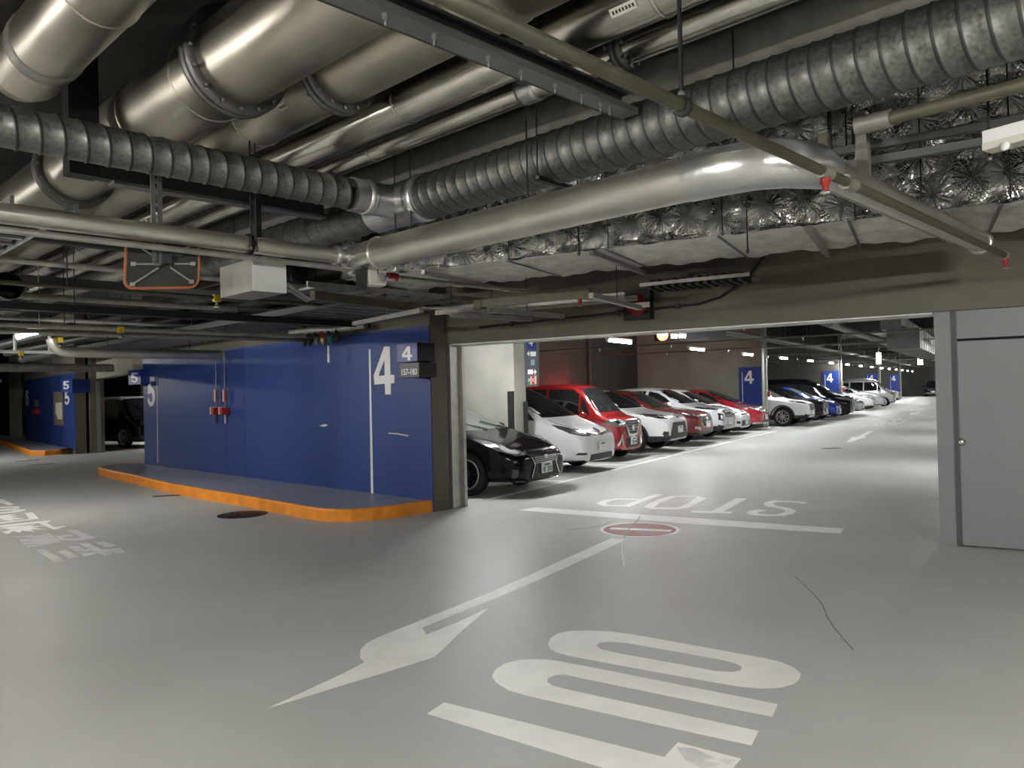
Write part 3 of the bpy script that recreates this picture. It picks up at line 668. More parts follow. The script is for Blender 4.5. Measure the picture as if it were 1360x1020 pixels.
for i, px in enumerate((515, 580, 652, 695, 740, 775, 800, 812)):
    x = onpl(px, 30 + (px-515)*.33, (0, 2.62, 0), Y).x
    m = MB(); m.lathe((x, 2.635, 3.17), Z, [(0, .007), (.03, .007), (.03, .015), (.055, .015), (.055, .022), (.058, .022), (.1, .007)], 8); obj('hanger_bolt', m, 'msteel', q5)
q2a = onz(90, 215, 3.3)
q2, _ = ibeam('steel_beam', (q2a.x, 6.05, 3.3), (3.82, 6.05, 3.3), .1, .15, 'dsteel', 'dark steel beam under the wide ducts, below the spiral duct at left')
mb = MB(); mb.box((q2a.x+.3, 5.99, 3.2), (3.82, 6.11, 3.222)); obj('bottom_channel', mb, 'msteel', q2)
mb = MB(); mb.box((q2a.x+.0, 5.97, 3.22), (q2a.x+.2, 6.12, SLAB)); tag(obj('steel_hanger', mb, 'bsteel'), 'black steel post hanging from the slab at the left end of the lower beam', 'steel post')
hp = onz(332, 200, 3.0)
mb = MB(); x = onpl(337, 240, (0, 5.9, 0), Y).x; mb.box((x-.02, 5.86, 2.66), (x+.04, 5.94, 3.22)); tag(obj('steel_hanger', mb, 'bsteel'), 'black steel upright holding the silver aisle pipe beside the white sign box', 'steel post')
x = onpl(490, 290, (0, 6.0, 0), Y).x
mb = MB(); mb.box((x-.05, 5.98, 2.95), (x+.0, 6.06, 3.4)); mb.box((x+.03, 5.98, 2.95), (x+.08, 6.06, 3.4)); tag(obj('steel_hanger', mb, 'bsteel'), 'pair of black steel uprights left of the duct junction', 'steel post')

# hanger rods
for (ox, oz, r, px, py, par, lw) in ((2.83, 3.72, .225, 404, 125, p3, .10), (3.30, 3.60, .14, 845, 17, p4, .16)):
    yy = ypx(px, py, ox); d = V((-ox*.8, 0, EYE - oz)).normalized(); c = V((ox, yy, oz)) + d*(r + .003); tn = V((-d.z, 0, d.x))
    obj('label', MB().obox(c, Y*lw*.5, tn*.022, d*.002), 'cream', par)
    mb = MB()
    for i in range(7): mb.obox(c + d*.0026 + Y*lw*(-.38 + .126*i), Y*lw*.035, tn*.009, d*.001)
    obj('label_print', mb, 'dsteel', par)
def rod(x, y, z0, label, group='thin hanger rods', r=.006, z1=SLAB, m='bsteel'):
    o = obj('hanger_rod', MB().tube([(x, y, z0), (x, y, z1)], r, 6), m); tag(o, label, 'hanger rod', group)
    obj('nut', MB().lathe((x, y, z0+.01), Z, [(0, 0), (0, .014), (.02, .014), (.02, 0)], 6), 'msteel', o); return o
xr = onpl(327, 220, (0, qy3, 0), Y).x
for dx, w in ((-.012, 'left'), (.028, 'right')): rod(xr+dx, qy3-.08, PZ-.06, '%s one of two black rods holding the silver aisle pipe at left' % w, r=.007)
m = MB(); m.lathe((xr-.01, qy3, PZ), X, [(0, .074), (0, .082), (.03, .082), (.03, .074)], 20); tag(obj('pipe_clamp', m, 'bsteel'), 'black clamp band round the silver aisle pipe above the white sign box', 'pipe clamp')
for px, py, x, z, w in ((525, 290, px8+.14, PZ, 'black rod left of the duct junction holding the silver pipe'), (546, 290, px8+.14, PZ, 'black rod right of the duct junction holding the silver pipe'),
        (701, 262, 3.8, PZ+.1, 'black rod in front of the spiral duct, left of a pair'), (714, 235, 3.8, 3.0, 'black rod in front of the spiral duct, right of a pair')):
    rod(x, ypx(px, py, x), z, w)
rod(x6, Q6Y, Q6Z + .02, 'black rod clamped to the tan sprinkler pipe at top centre right', r=.009)
rod(4.22, ypx(976, 155, 4.22), 3.02, 'black rod passing behind the dark insulated pipe at upper right')
rod(4.4, ypx(1103, 205, 4.4), 2.85, 'thick black rod left of the tan conduit at upper right', r=.012)
rod(4.7, ypx(1317, 300, 4.7), 2.75, 'black rod at the far upper right holding the slim silver pipe')
rod(4.65, ypx(770, 375, 4.65), 2.64, 'long black rod holding the sprinkler pipe in front of the foil duct')
rod(5.6, onpl(995, 405, (5.6,0,0), X).y, 2.63, 'short black rod at the right end of the sprinkler pipe over the opening', z1=3.1)
xb = ypx(760, 242, 3.9)
mb = MB(); a = onz(712, 236, 3.02); b = onz(762, 252, 3.02); mb.bar(a, b, .04, .03); tag(obj('strut_channel', mb, 'bsteel'), 'short black strut under the spiral duct at centre', 'strut')

# ------------------------------------------------------------------ foil wrapped duct
def foil_sheet(o, u, w, n, L, H, pins, nu, nw, amp, rnd):
    """o corner, u along (L), w up (H), n outward"""
    mb = MB(); R = random.Random(rnd); vs = []
    pp = [(a, b, R.uniform(.6, 1.2), R.uniform(0, 6)) for a, b in pins]
    cell = {}
    for q in pp:
        for i in (-1, 0, 1): cell.setdefault(int(q[0]/.4)+i, []).append(q)
    for j in range(nw+1):
        for i in range(nu+1):
            a, b = L*i/nu, H*j/nw; d = .012*math.sin(a*9+b*5) + .008*math.sin(a*23-b*17)
            for pa, pb, k, ph in cell.get(int(a/.4), ()):
                dx, dy = a-pa, b-pb; rr = math.hypot(dx, dy)
                if rr < .22:
                    f = 1 - rr/.22; th = math.atan2(dy, dx)
                    d -= k*amp*f*f; d += k*amp*.12*f*f*(1-f)*5*math.sin(th*(7+int(ph))+ph)*.5
            d += R.uniform(-.0010, .0010)
            vs.append(V(o) + u*a + w*b + n*d)
    S = nu+1
    fs = [(j*S+i, j*S+i+1, (j+1)*S+i+1, (j+1)*S+i) for j in range(nw) for i in range(nu)]
    if u.cross(w).dot(n) < 0: fs = [f[::-1] for f in fs]
    mb.add(vs, fs, 0, True); return mb
FB = 2.92
fa = V((5.40, 5.72, 0)); FU = (V((6.52, 1.98, 0)) - V((5.44, 5.68, 0))).normalized(); FN = V((FU.y, -FU.x, 0)); FN = FN if FN.x < 0 else -FN
f0 = onpl(452, 380, fa, FN); s0 = (f0 - fa).dot(FU); fo = fa + FU*s0
FL, FH, FD = 9.0 - s0, 1.45, 1.35
core = MB(); core.obox(fo + FU*FL/2 - FN*FD/2 + Z*(FB + FH/2), FU*(FL/2-.06), FN*(FD/2-.06), Z*(FH/2-.06))
fd_o = obj('foil_duct', core, 'foil'); tag(fd_o, 'huge rectangular duct wrapped in crinkled silver foil above the opening', 'duct')
pins = [(x + random.uniform(-.05, .05), z + random.uniform(-.03, .03)) for x in [i*.27 for i in range(int(FL/.27))] for z in (.15, .5, .85, 1.2)]
obj('foil_side', foil_sheet(fo + Z*FB, FU, Z, FN, FL, FH, pins, 480, 72, .05, 3), 'foil', fd_o)
pins2 = [(x, z) for x in [i*.42 for i in range(int(FL/.42))] for z in (.2, .7, 1.15)]
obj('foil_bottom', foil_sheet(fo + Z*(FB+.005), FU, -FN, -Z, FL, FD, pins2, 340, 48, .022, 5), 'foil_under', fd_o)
obj('foil_end', foil_sheet(fo + Z*FB, -FN, Z, -FU, FD, FH, [(.2, .3), (.6, .9), (.9, .4)], 40, 40, .05, 9), 'foil', fd_o)
mb = MB()
for i in range(8):
    mb.obox(fo + FU*(1.1+i*1.05) - FN*FD/2 + Z*(FB-.012), FU*.012, FN*FD/2, Z*.004)
obj('bottom_strap', mb, 'msteel', fd_o)
for i in range(4):
    s = 1.2 + i*1.9; q = fo + FU*s - FN*(FD*.55) + Z*(FB-.05)
    mb = MB(); mb.bar(fo + FU*s + FN*.1 + Z*(FB-.045), fo + FU*s - FN*(FD+.1) + Z*(FB-.045), .045, .045)
    tag(obj('duct_support', mb, 'zinc'), 'zinc strut carrying the foil duct, %s from its left end' % ords0[i] if False else 'zinc strut under the foil duct, %s from its left end' % ['first', 'second', 'third', 'fourth'][i], 'strut', 'foil duct struts')
for i in range(5):
    s = 2.2 + i*1.05
    q = fo + FU*s + FN*.06
    rod(q.x, q.y, FB - .02, 'black rod in front of the foil duct side, %s from the left' % ['first', 'second', 'third', 'fourth', 'fifth'][i], 'foil duct rods')

# ------------------------------------------------------------------ right-hand batten, tray
la, lb = onz(1310, 198, 2.80), onz(1420, 170, 2.80)
ld = (lb-la); ld.z = 0; ld.normalize(); ln = V((-ld.y, ld.x, 0))
o = thing('lamp_batten', 'unlit white lamp batten at the right edge, seen from below', 'lamp', la)
mb = MB(); mb.obox(la + ld*.6 + Z*.05, ld*.6, ln*.05, Z*.035); obj('housing', mb, 'white', o, bevel=.006)
mb = MB(); mb.obox(la + ld*.6 + Z*.0, ld*.6, ln*.055, Z*.018); obj('cover', mb, 'cream', o, bevel=.005)
mb = MB(); c = onpl(1335, 194, la - ln*.056, ln); mb.lathe(c, -ln if ln.dot(c - EYEV) > 0 else ln, [(0, .022), (.006, .022), (.008, .018), (.012, .0)], 20); obj('sensor_lens', mb, 'white', o)
ta, tb = onz(1090, 206, 3.02), onz(1360, 158, 3.02)
for k, (dz, w) in enumerate(((0, 'upper'), (-.09, 'lower'))):
    mb = MB(); mb.bar(ta + Z*dz, tb + Z*dz, .05, .045); tag(obj('strut_channel', mb, 'chan'), '%s grey channel running behind the white batten at right' % w, 'strut')
mb = MB(); bx = onz(1146, 200, 2.95); mb.bar(bx, bx - Z*.26, .07, .05); mb.bar(bx + V((.0,0,-.0)), bx + Z*.22, .06, .06); tag(obj('pipe_bracket', mb, 'insul'), 'dark grey bracket hanging beside the tan sprinkler pipe at right', 'bracket')
mb = MB(); bx = onz(1094, 194, 2.9); mb.bar(bx + Z*.07, bx - Z*.05, .05, .03); tag(obj('junction_box', mb, 'tan'), 'small tan bracket plate above the red sprinkler head', 'bracket')

# ------------------------------------------------------------------ lower left: pipes crossing the aisle further on
def qpipe(px0, px1, z, r, m, label, name='aisle_pipe', n=14, x0=None, x1=None):
    a, b = onz(*px0, z), onz(*px1, z); y = (a.y + b.y)/2
    xa = x0 if x0 is not None else onpl(*px0, (0,y,0), Y).x; xb = x1 if x1 is not None else onpl(*px1, (0,y,0), Y).x
    o = obj(name, MB().tube([(xa, y, z), (xb, y, z)], r, n), m); tag(o, label, 'pipe')
    for i in range(3):
        xx = xa + (xb-xa)*(.2 + .3*i); obj('hanger_rod', MB().tube([(xx, y, z), (xx, y, SLAB)], .006, 6), 'bsteel', o)
    return o, y, xa, xb
r1, y1, _, _ = qpipe((0, 375), (345, 399), 2.72, .02, 'tan', 'thin tan pipe with a yellow valve crossing behind the mirror', x0=-.5, x1=5.2)
def yvalve(parent, px, py, y, z):
    x = onpl(px, py, (0, y, 0), Y).x
    m = MB(); m.box((x-.04, y-.035, z-.045), (x+.04, y+.035, z+.035)); b = obj('yellow_valve', m, 'yellow', parent, bevel=.008)
    m = MB(); m.lathe((x, y, z-.045), -Z, [(0, .02), (.04, .02), (.05, .034), (.065, .034), (.07, 0)], 14); obj('sprinkler_head', m, 'steel2', b)
yvalve(r1, 288, 396, y1, 2.72)
mb = MB(); a = onz(0, 403, 2.62); b = onz(470, 432, 2.62); y2 = (a.y+b.y)/2; mb.box((-.5, y2-.05, 2.58), (6.6, y2+.05, 2.66)); tag(obj('cable_duct', mb, 'bsteel'), 'long black rail crossing the aisle below the mirror', 'cable duct')
r3, y3, _, _ = qpipe((0, 432), (430, 447), 2.52, .03, 'pipe', 'grey pipe with a yellow valve crossing the aisle towards the valve cluster', x0=-.5, x1=6.6)
yvalve(r3, 160, 436, y3, 2.52)
qpipe((0, 438), (420, 453), 2.49, .03, 'insul', 'dark insulated pipe just below the grey pipe with the yellow valve', x0=-.5, x1=6.6)
ra, rb = onz(92, 468, 2.42), onz(335, 470, 2.42); y4 = ra.y
xa4 = onpl(92, 468, (0,y4,0), Y).x
mb = MB(); mb.tube([(xa4, y4, 2.42), (6.6, y4, 2.42)], .085, 24); r4 = obj('silver_pipe', mb, 'silver'); tag(r4, 'silver pipe with a turned-up end meeting the blue wall left of the valve cluster', 'pipe')
mb = MB(); mb.tube(bend((xa4+.02, y4, 2.42), (xa4-.22, y4, 2.42), (xa4-.26, y4, 2.64)), .086, 20); obj('elbow', mb, 'silver', r4)
yvalve(r4, 80, 452, y4-.1, 2.62)
r5, y5, _, _ = qpipe((-40, 466), (80, 468), 2.45, .028, 'white', 'white conduit running under the lit strip lamp', 'conduit', x0=-.5)
for px in (20, 66):
    x = onpl(px, 466, (0,y5,0), Y).x; obj('riser', MB().tube([(x, y5, 2.45), (x, y5, 2.72)], .026, 10), 'white', r5)
yvalve(r5, 28, 470, y5, 2.43)
qpipe((0, 490), (150, 487), 2.42, .10, 'insul', 'dark wide pipe crossing the aisle near the second blue wall', x0=0, x1=6.8)
qpipe((0, 506), (50, 506), 2.40, .06, 'zinc', 'pale far pipe low across the aisle at the left edge', x0=0, x1=6.9)
o = spiral('spiral_duct', (2.3, 10.2, 2.95), (2.3, 16.5, 2.95), .16, 'short spiral duct seen left of the mirror', .15)
mb = MB(); mb.tube([(-.5, 16.6, 2.95), (1.5, 16.6, 2.95), (2.0, 16.6, 2.95)], .17, 24); mb.tube(bend((1.9, 16.6, 2.95), (2.3, 16.6, 2.95), (2.3, 16.2, 2.95)), .168, 24)
tag(obj('duct_elbow', mb, 'steel2'), 'shiny steel elbow at the far end of the short spiral duct', 'duct')
o = obj('ventilation_duct', MB().tube([(.2, 9.6, 3.0), (2.0, 9.6, 3.0)], .17, 24), 'steel2'); tag(o, 'shiny steel duct at the left edge under the satin silver pipe', 'duct')
# cross beams and racks further on
for i, y in enumerate((9.0, 12.4, 16.0, 20.0)):
    mb = MB(); mb.box((-1, y-.05, 3.26), (5.4, y+.05, 3.40)); tag(obj('steel_beam', mb, 'dsteel'), 'dark steel cross beam under the far ducts, %s beyond the mirror' % ['first', 'second', 'third', 'fourth'][i], 'steel beam', 'far cross beams')
for i, (y, z, x1) in enumerate(((8.6, 2.98, 6.5), (10.7, 2.9, 6.5), (13.2, 2.86, 6.5), (15.0, 2.8, 6.5))):
    o = obj('aisle_pipe', MB().tube([(-.8, y, z), (x1, y, z)], .03 + .012*(i % 2), 12), ['zinc', 'pipe'][i % 2]); tag(o, '%s pipe crossing high over the aisle beyond the mirror' % ['first', 'second', 'third', 'fourth'][i], 'pipe', 'far aisle pipes')
def rack(name, c, u, L, w, n, label, m='zinc', mi='insul'):
    """ladder rack: two rails and rungs"""
    c, u = V(c), V(u).normalized(); v = V((-u.y, u.x, 0)); mb = MB()
    for s in (-1, 1): mb.obox(c + v*s*w/2, u*L/2, v*.012, Z*.03)
    for i in range(n): mb.obox(c + u*(-L/2 + L*(i+.5)/n) - Z*.01, u*.02, v*w/2, Z*.012)
    return tag(obj(name, mb, m), label, 'cable rack')
rack('cable_rack', (5.0, 9.8, 2.95), (1,0,0), 3.2, .45, 14, 'ladder rack over the aisle left of the foil duct', 'msteel')
rack('cable_rack', (1.6, 7.6, 3.0), (0,1,0), 3.0, .4, 10, 'ladder rack near the left edge behind the satin silver pipe', 'msteel')
rack('cable_rack', (5.6, 7.4, 2.78), (1,0,0), 2.6, .5, 9, 'ladder rack hanging between the foil duct and the blue wall', 'zinc')
rack('cable_rack', opn(1.7, -.55, 2.62), -B, 2.6, .35, 10, 'ladder rack with flat bars in front of the beam over the opening', 'zinc')
ca, cb = onz(415, 392, 2.62), onz(560, 410, 2.62)
mb = MB(); mb.bar(ca, cb, .07, .09); o = obj('cable_trunking', mb, 'tan'); tag(o, 'tan cable trunking behind the speaker box', 'trunking')
ca, cb = onz(632, 404, 2.55), onz(785, 389, 2.55)
mb = MB(); mb.bar(ca, cb, .08, .085); mb.bar(ca - Z*.01, ca + (cb-ca).normalized()*.1 - Z*.01, .1, .1); mb.bar(cb - Z*.01, cb - (cb-ca).normalized()*.08 - Z*.01, .1, .1)
tag(obj('cable_trunking', mb, 'tan'), 'tan cable trunking in front of the beam at the left of the opening', 'trunking')
ca, cb = onz(560, 409, 2.58), onz(640, 404, 2.58)
thin('conduit', [ca, (ca+cb)/2 - Z*.02, cb], .018, 'zinc', 'thin conduit linking the two tan trunkings')
for i, (p, q) in enumerate((((785, 392), (850, 409)), ((648, 412), (748, 420)), ((598, 418), (705, 424)), ((470, 430), (560, 412)))):
    mb = MB(); mb.bar(onz(*p, 2.52), onz(*q, 2.5), .05, .05); tag(obj('strut_channel', mb, 'zinc'), 'angled grey strut below the trunking, %s' % ['right end by the red sign', 'middle long one', 'left long one', 'leftmost by the blue wall'][i], 'strut')
mb = MB(); a, b = opn(2.2, -.5, 2.66), opn(3.6, -.5, 2.98)
for i in range(12):
    q = opn(3.2 + i*.09, -.32, 2.74); mb.obox(q, B*.02, A*.2, Z*.05)
obj_l = obj('louvre_grille', mb, 'dsteel'); tag(obj_l, 'dark slatted grille between the foil duct and the beam', 'grille')
mb = MB(); mb.obox(opn(3.7, -.53, 2.74), B*.6, A*.012, Z*.018); mb.obox(opn(3.7, -.11, 2.74), B*.6, A*.012, Z*.018); obj('grille_frame', mb, 'zinc', obj_l)
# black cable along the beam with clips, dark round sign
pts = [opn(.6 + i*.25, -.03, 2.46 + .006*i + (.0 if i < 12 else (i-12)**2*.05)) for i in range(16)]
o = thin('black_cable', pts, .014, 'bsteel', 'black cable running along the top of the beam over the opening', 'cable')
for i in (2, 5, 8, 11): obj('clip', MB().obox(pts[i] - A*.0, B*.02, A*.025, Z*.03), 'dsteel', o)
c = onpl(848, 405, opn(0, -.09), A); 
o = thing('no_entry_sign', 'unlit round red sign in a black box mounted on the beam', 'sign', c - Z*.17)
mb = MB(); mb.obox(c, B*.165, A*.06, Z*.17); obj('sign_box', mb, 'bsteel', o)
mb = MB(); mb.lathe(c - A*.06, -A, [(0, .128), (.006, .128), (.008, 0)], 32); obj('red_disc', mb, 'sign_dark', o)
mb = MB(); q = onpl(852, 405, c - A*.068, A); mb.obox(q, B*.1, A*.004, Z*.03); obj('white_bar', mb, 'cream', o)
sp = opn(3.05, .0, BZ)

# wide tray bank along the top of the blue wall
for i, (x, z, r, m) in enumerate(((6.15, 2.9, .12, 'dsteel'), (5.75, 3.05, .09, 'dsteel'), (5.3, 3.2, .12, 'dsteel'))):
    o = obj('aisle_pipe', MB().tube([(x, 8.4 + .3*i, z), (x, 26, z)], r, 16), m); tag(o, 'dark pipe running high along the blue wall, %s from the wall' % ['first', 'second', 'third'][i], 'pipe', 'pipes along the blue wall')
    for y in (10, 15, 20): obj('hanger_rod', MB().tube([(x, y, z), (x, y, SLAB)], .006, 6), 'bsteel', o)
mb = MB(); ty0, ty1, tx0, tx1, tz = 7.6, 17.5, 5.15, 6.5, 2.70
for x in (tx0, tx1): mb.box((x-.015, ty0, tz-.03), (x+.015, ty1, tz+.05))
o = obj('cable_tray', mb, 'dsteel'); tag(o, 'wide dark cable tray with many bars along the top of the blue wall', 'cable tray')
mb = MB(); mb.box((tx0, ty0, tz), (tx1, ty1, tz+.01)); obj('tray_bottom', mb, 'bsteel', o)
mb = MB()
for i in range(34):
    y = ty0 + .15 + i*.29; mb.box((tx0, y-.02, tz-.02), (tx1, y+.02, tz))
obj('cross_bars', mb, 'zinc', o)
mb = MB()
for i in range(9): mb.tube([(tx0+.12+i*.14, ty0+.1, tz+.03), (tx0+.12+i*.14, ty1-.1, tz+.03)], .018, 6)
obj('cable', mb, 'rubber', o)
for y in (9, 12, 15):
    for x in (tx0, tx1): obj('hanger_rod', MB().tube([(x, y, tz), (x, y, SLAB)], .006, 6), 'bsteel', o)

def hang(o, pts):
    for p in pts:
        p = V(p); obj('hanger_rod', MB().tube([p, (p.x, p.y, SLAB)], .006, 6), 'bsteel', o)
for o in list(COL.objects):
    lab = o.get('label', '')
    if lab.startswith('unlit white lamp batten'): hang(o, [la + ld*.3 + Z*.07, la + ld*1.0 + Z*.07])
    elif lab.startswith('shiny steel elbow at the far end'): hang(o, [(1.0, 16.6, 3.0), (2.0, 16.6, 3.0)])
    elif lab.startswith('silver pipe with a turned-up end'): hang(o, [(xa4 + .6, y4, 2.45), (xa4 + 2.0, y4, 2.45)])
    elif lab.startswith('grey pipe running beside the slimmer'): hang(o, [(5.0, qy7+.19, 2.8), (6.5, qy7+.19, 2.8)])
# ------------------------------------------------------------------ mirror, speaker, sign box
mz = 6.05
def mp(px, py): return onpl(px, py, (0, mz, 0), V((.25, 1, 0)).normalized())
MN = V((.25, 1, .12)).normalized()
o = thing('traffic_mirror', 'dark back of an orange-rimmed traffic mirror hanging under the silver pipe', 'mirror', mp(215, 385))
def rrect(c, u, w, hw, hh, r, k=5):
    pts = []
    for sx, sy, a0 in ((1,1,0), (-1,1,90), (-1,-1,180), (1,-1,270)):
        for i in range(k+1):
            a = math.radians(a0 + 90*i/k); pts.append(c + u*(sx*(hw-r) + r*math.cos(a)) + w*(sy*(hh-r) + r*math.sin(a)))
    return pts
c = mp(214, 352); tl, tr, br, bl_ = mp(169, 318), mp(264, 322), mp(264, 381), mp(164, 384)
u = ((tr-tl)+(br-bl_)).normalized(); w = ((tl-bl_)+(tr-br)).normalized(); n = u.cross(w)
c = (tl+tr+br+bl_)/4; hw = ((tr-tl).length + (br-bl_).length)/4; hh = ((tl-bl_).length + (tr-br).length)/4
n = n if n.dot(c-EYEV) > 0 else -n           # away from the viewer side
mb = MB(); mb.prism(rrect(c, u, w, hw-.006, hh-.006, .06), n*.025); obj('mirror_back', mb, 'mirror_back', o)
mb = MB(); mb.prism(rrect(c - n*.008, u, w, hw+.006, hh+.006, .065), n*.05, 0, [rrect(c - n*.008, u, w, hw-.008, hh-.008, .055)]); obj('rim', mb, 'mirror_rim', o)
mb = MB(); mb.prism(rrect(c + n*.026, u, w, hw-.01, hh-.01, .055), n*.012); obj('mirror_face', mb, 'mirror', o)
for a, b in (((.28,.34),(.78,.86)), ((-.12,.0),(-.8,.0)), ((.3,.02),(.82,.02)), ((-.12,-.16),(-.8,-.85)), ((.2,-.14),(.8,-.75)), ((-.22,.3),(-.76,.82))):
    p, q = (c - n*.016 + u*t[0]*hw + w*t[1]*hh for t in (a, b))
    s = obj('stay_rod', MB().tube([p, q], .008, 8), 'zinc', o)
    obj('rod_end', MB().obox(q + n*.004, u*.016, w*.013, n*.012), 'zinc', s)
mb = MB(); mb.obox(c - n*.03 + w*.05, u*.05, w*.05, n*.025); mb.tube([c - n*.03 - u*.06 + w*.07, c - n*.03 + u*.12 + w*.07], .022, 10); obj('swivel_bracket', mb, 'dsteel', o)
h = onpl(208, 300, c - n*.045, n)
mb = MB(); top = V((h.x, h.y, SLAB))
L0 = c - n*.05 - u*.04; L1 = V((L0.x, L0.y, 3.22)); g = V((L1-L0)); gn = g.normalized()
mb.bar(L0 + u*.022, L1 + u*.022, .012, .03); mb.bar(L0 - u*.022, L1 - u*.022, .012, .03)
for i in range(9): mb.bar(L0 + g*(i/8.2) - u*.02, L0 + g*(i/8.2) + u*.02, .004, .03)
obj('slotted_post', mb, 'msteel', o)

a, b = onz(335, 386, 2.42), onz(380, 386, 2.42)
q = a; ud = X; e = onpl(380, 387, q, Y).x - q.x
o = thing('sign_box', 'box sign with a blank white face under the silver aisle pipe', 'sign', q)
zt = onpl(336, 343, q, Y).z; dpt = .55
mb = MB(); mb.box((q.x+.004, q.y, q.z), (q.x+e, q.y+dpt, zt)); obj('case', mb, 'insul', o, bevel=.004)
mb = MB(); mb.box((q.x+.004, q.y-.008, q.z), (q.x+e, q.y-.001, zt)); obj('white_face', mb, 'white', o)
mb = MB(); mb.box((q.x+.1, q.y+.2, zt), (q.x+.16, q.y+.26, 2.7)); obj('bracket', mb, 'bsteel', o)
for i, (p1_, p2_) in enumerate((((382, 378), (412, 398)), ((380, 382), (408, 400)))):
    thin('conduit', [onz(*p1_, 2.5), onz(*p2_, 2.55)], .014, 'zinc', 'slanting conduit right of the white sign box, %s one' % ['upper', 'lower'][i], 'conduit')

s0_ = onz(502, 379, 2.50); a = s0_
o = thing('speaker', 'small cream box speaker with a round grille under the silver pipe junction', 'speaker', a)
u = (X*.98 - Y*.2).normalized(); n = V((u.y, -u.x, 0)); w_, h_ = .08, .066
mb = MB(); mb.obox(a + Z*h_ - n*.06, u*w_, n*.06, Z*h_); obj('case', mb, 'cream', o, bevel=.012)
mb = MB(); mb.lathe(a + Z*(h_+.0) + u*.03, n, [(0, .042), (.006, .042), (.008, .036), (.004, 0)], 24); obj('grille', mb, 'zinc', o)
mb = MB(); mb.obox(a - u*.12 + Z*.05 - n*.06, u*.03, n*.04, Z*.08); obj('bracket', mb, 'dsteel', o)

# ------------------------------------------------------------------ blue wall: figures, plates, fittings
wn = V((-1, 0, 0))
def wp(px, py, off=0.0): return onpl(px, py, (WX - off, 0, 0), X)
mb = MB(); Z3 = (480, 440, 11.333)
F4 = zs([(345,230),(428,228),(440,655),(497,655),(497,778),(445,785),(445,950),(360,952),(355,790),(198,802),(186,670)], *Z3); F4h = zs([(350,425),(258,672),(352,664)], *Z3)
mb.prism([wp(*p) for p in F4], wn*.004, 0, [[wp(*p) for p in F4h]]); tag(obj('wall_number', mb, 'white'), 'tall white number 4 painted on the large blue wall', 'wall number')
mb = MB(); mb.prism([wp(*p) for p in ((490, 464), (492, 464), (496, 659), (493, 659))], wn*.003); tag(obj('wall_stripe', mb, 'white'), 'thin white vertical stripe beside the tall number 4', 'wall stripe')
mb = MB(); glyph(mb, G5, [wp(196, 500.5), wp(206, 500.5), wp(206, 540), wp(196, 540)], wn, .004); tag(obj('wall_number', mb, 'white'), 'white number 5 at the far end of the large blue wall', 'wall number')
mb = MB(); mb.prism([wp(*p) for p in ((208, 500), (208.7, 500), (210, 615), (209.2, 615))], wn*.003); tag(obj('wall_stripe', mb, 'cream'), 'thin pale stripe beside the number 5 on the large blue wall', 'wall stripe')
for i, (pts) in enumerate(([(424,565),(432,563),(436,565),(430,567)], [(515,574.5),(530,575.5),(528,577),(517,576)], [(528,575.5),(543,578),(542,579.5),(530,577.5)])):
    mb = MB(); mb.prism([wp(*p) for p in pts], wn*.002); tag(obj('wall_scuff', mb, 'cream'), 'pale scuff on the blue wall, %s' % ['the leftmost, in the middle of the wall', 'middle one below the number plate', 'rightmost one near the post'][i], 'scuff')
# projecting number plates by the tall 4: blue box over grey box
def plate_box(name, px, z_off, depth, face, label, glyphs, parent=None):
    tl, tr, br, bl = (wp(*p, z_off) for p in px)
    o = thing(name, label, 'sign', bl) if parent is None else None
    return tl, tr, br, bl, o
off = .30
tl, tr, br, bl, o = plate_box('number_sign', [(527.5, 457.5), (554, 457.5), (554.5, 481), (529, 481.5)], off, .2, None, 'projecting blue box sign with white 4 and 157-183 beside the tall 4', None)
y0_, y1_ = tr.y, tl.y; zt, zb_ = tl.z, bl.z
mb = MB(); mb.box((WX - off, y0_, zb_), (WX - .001, y1_, zt)); mb.v = [(v[0], v[1], v[2]) for v in mb.v]; obj('blue_box', mb, 'bsteel', o, bevel=.004)
mb = MB(); mb.box((WX - off - .004, y0_+.002, zb_+.002), (WX - off - .0005, y1_-.002, zt-.002)); fb = obj('blue_face', mb, 'blue_sign', o)
mb = MB(); glyph(mb, G4, [wp(534, 460, off+.0045), wp(547.5, 460, off+.0045), wp(547.5, 478.5, off+.0045), wp(534, 478.5, off+.0045)], wn, .003); obj('number', mb, 'white', fb)
a, b, c_, d_ = (wp(*p, off) for p in [(531, 483), (556.5, 483), (557, 500.5), (532, 501.5)])
mb = MB(); mb.box((WX - off, b.y, c_.z), (WX - .001, a.y, a.z)); obj('grey_box', mb, 'bsteel', o, bevel=.004)
mb = MB(); mb.box((WX - off - .004, b.y+.002, c_.z+.002), (WX - off - .0005, a.y-.002, a.z-.002)); gb = obj('grey_face', mb, 'sgrey', o)
mb = MB(); text_mesh(mb, '157-183', [wp(533.5, 490, off+.0045), wp(554, 489.5, off+.0045), wp(554, 497.5, off+.0045), wp(533.5, 498.5, off+.0045)], wn, .003, 0, .02); obj('number', mb, 'white', gb)
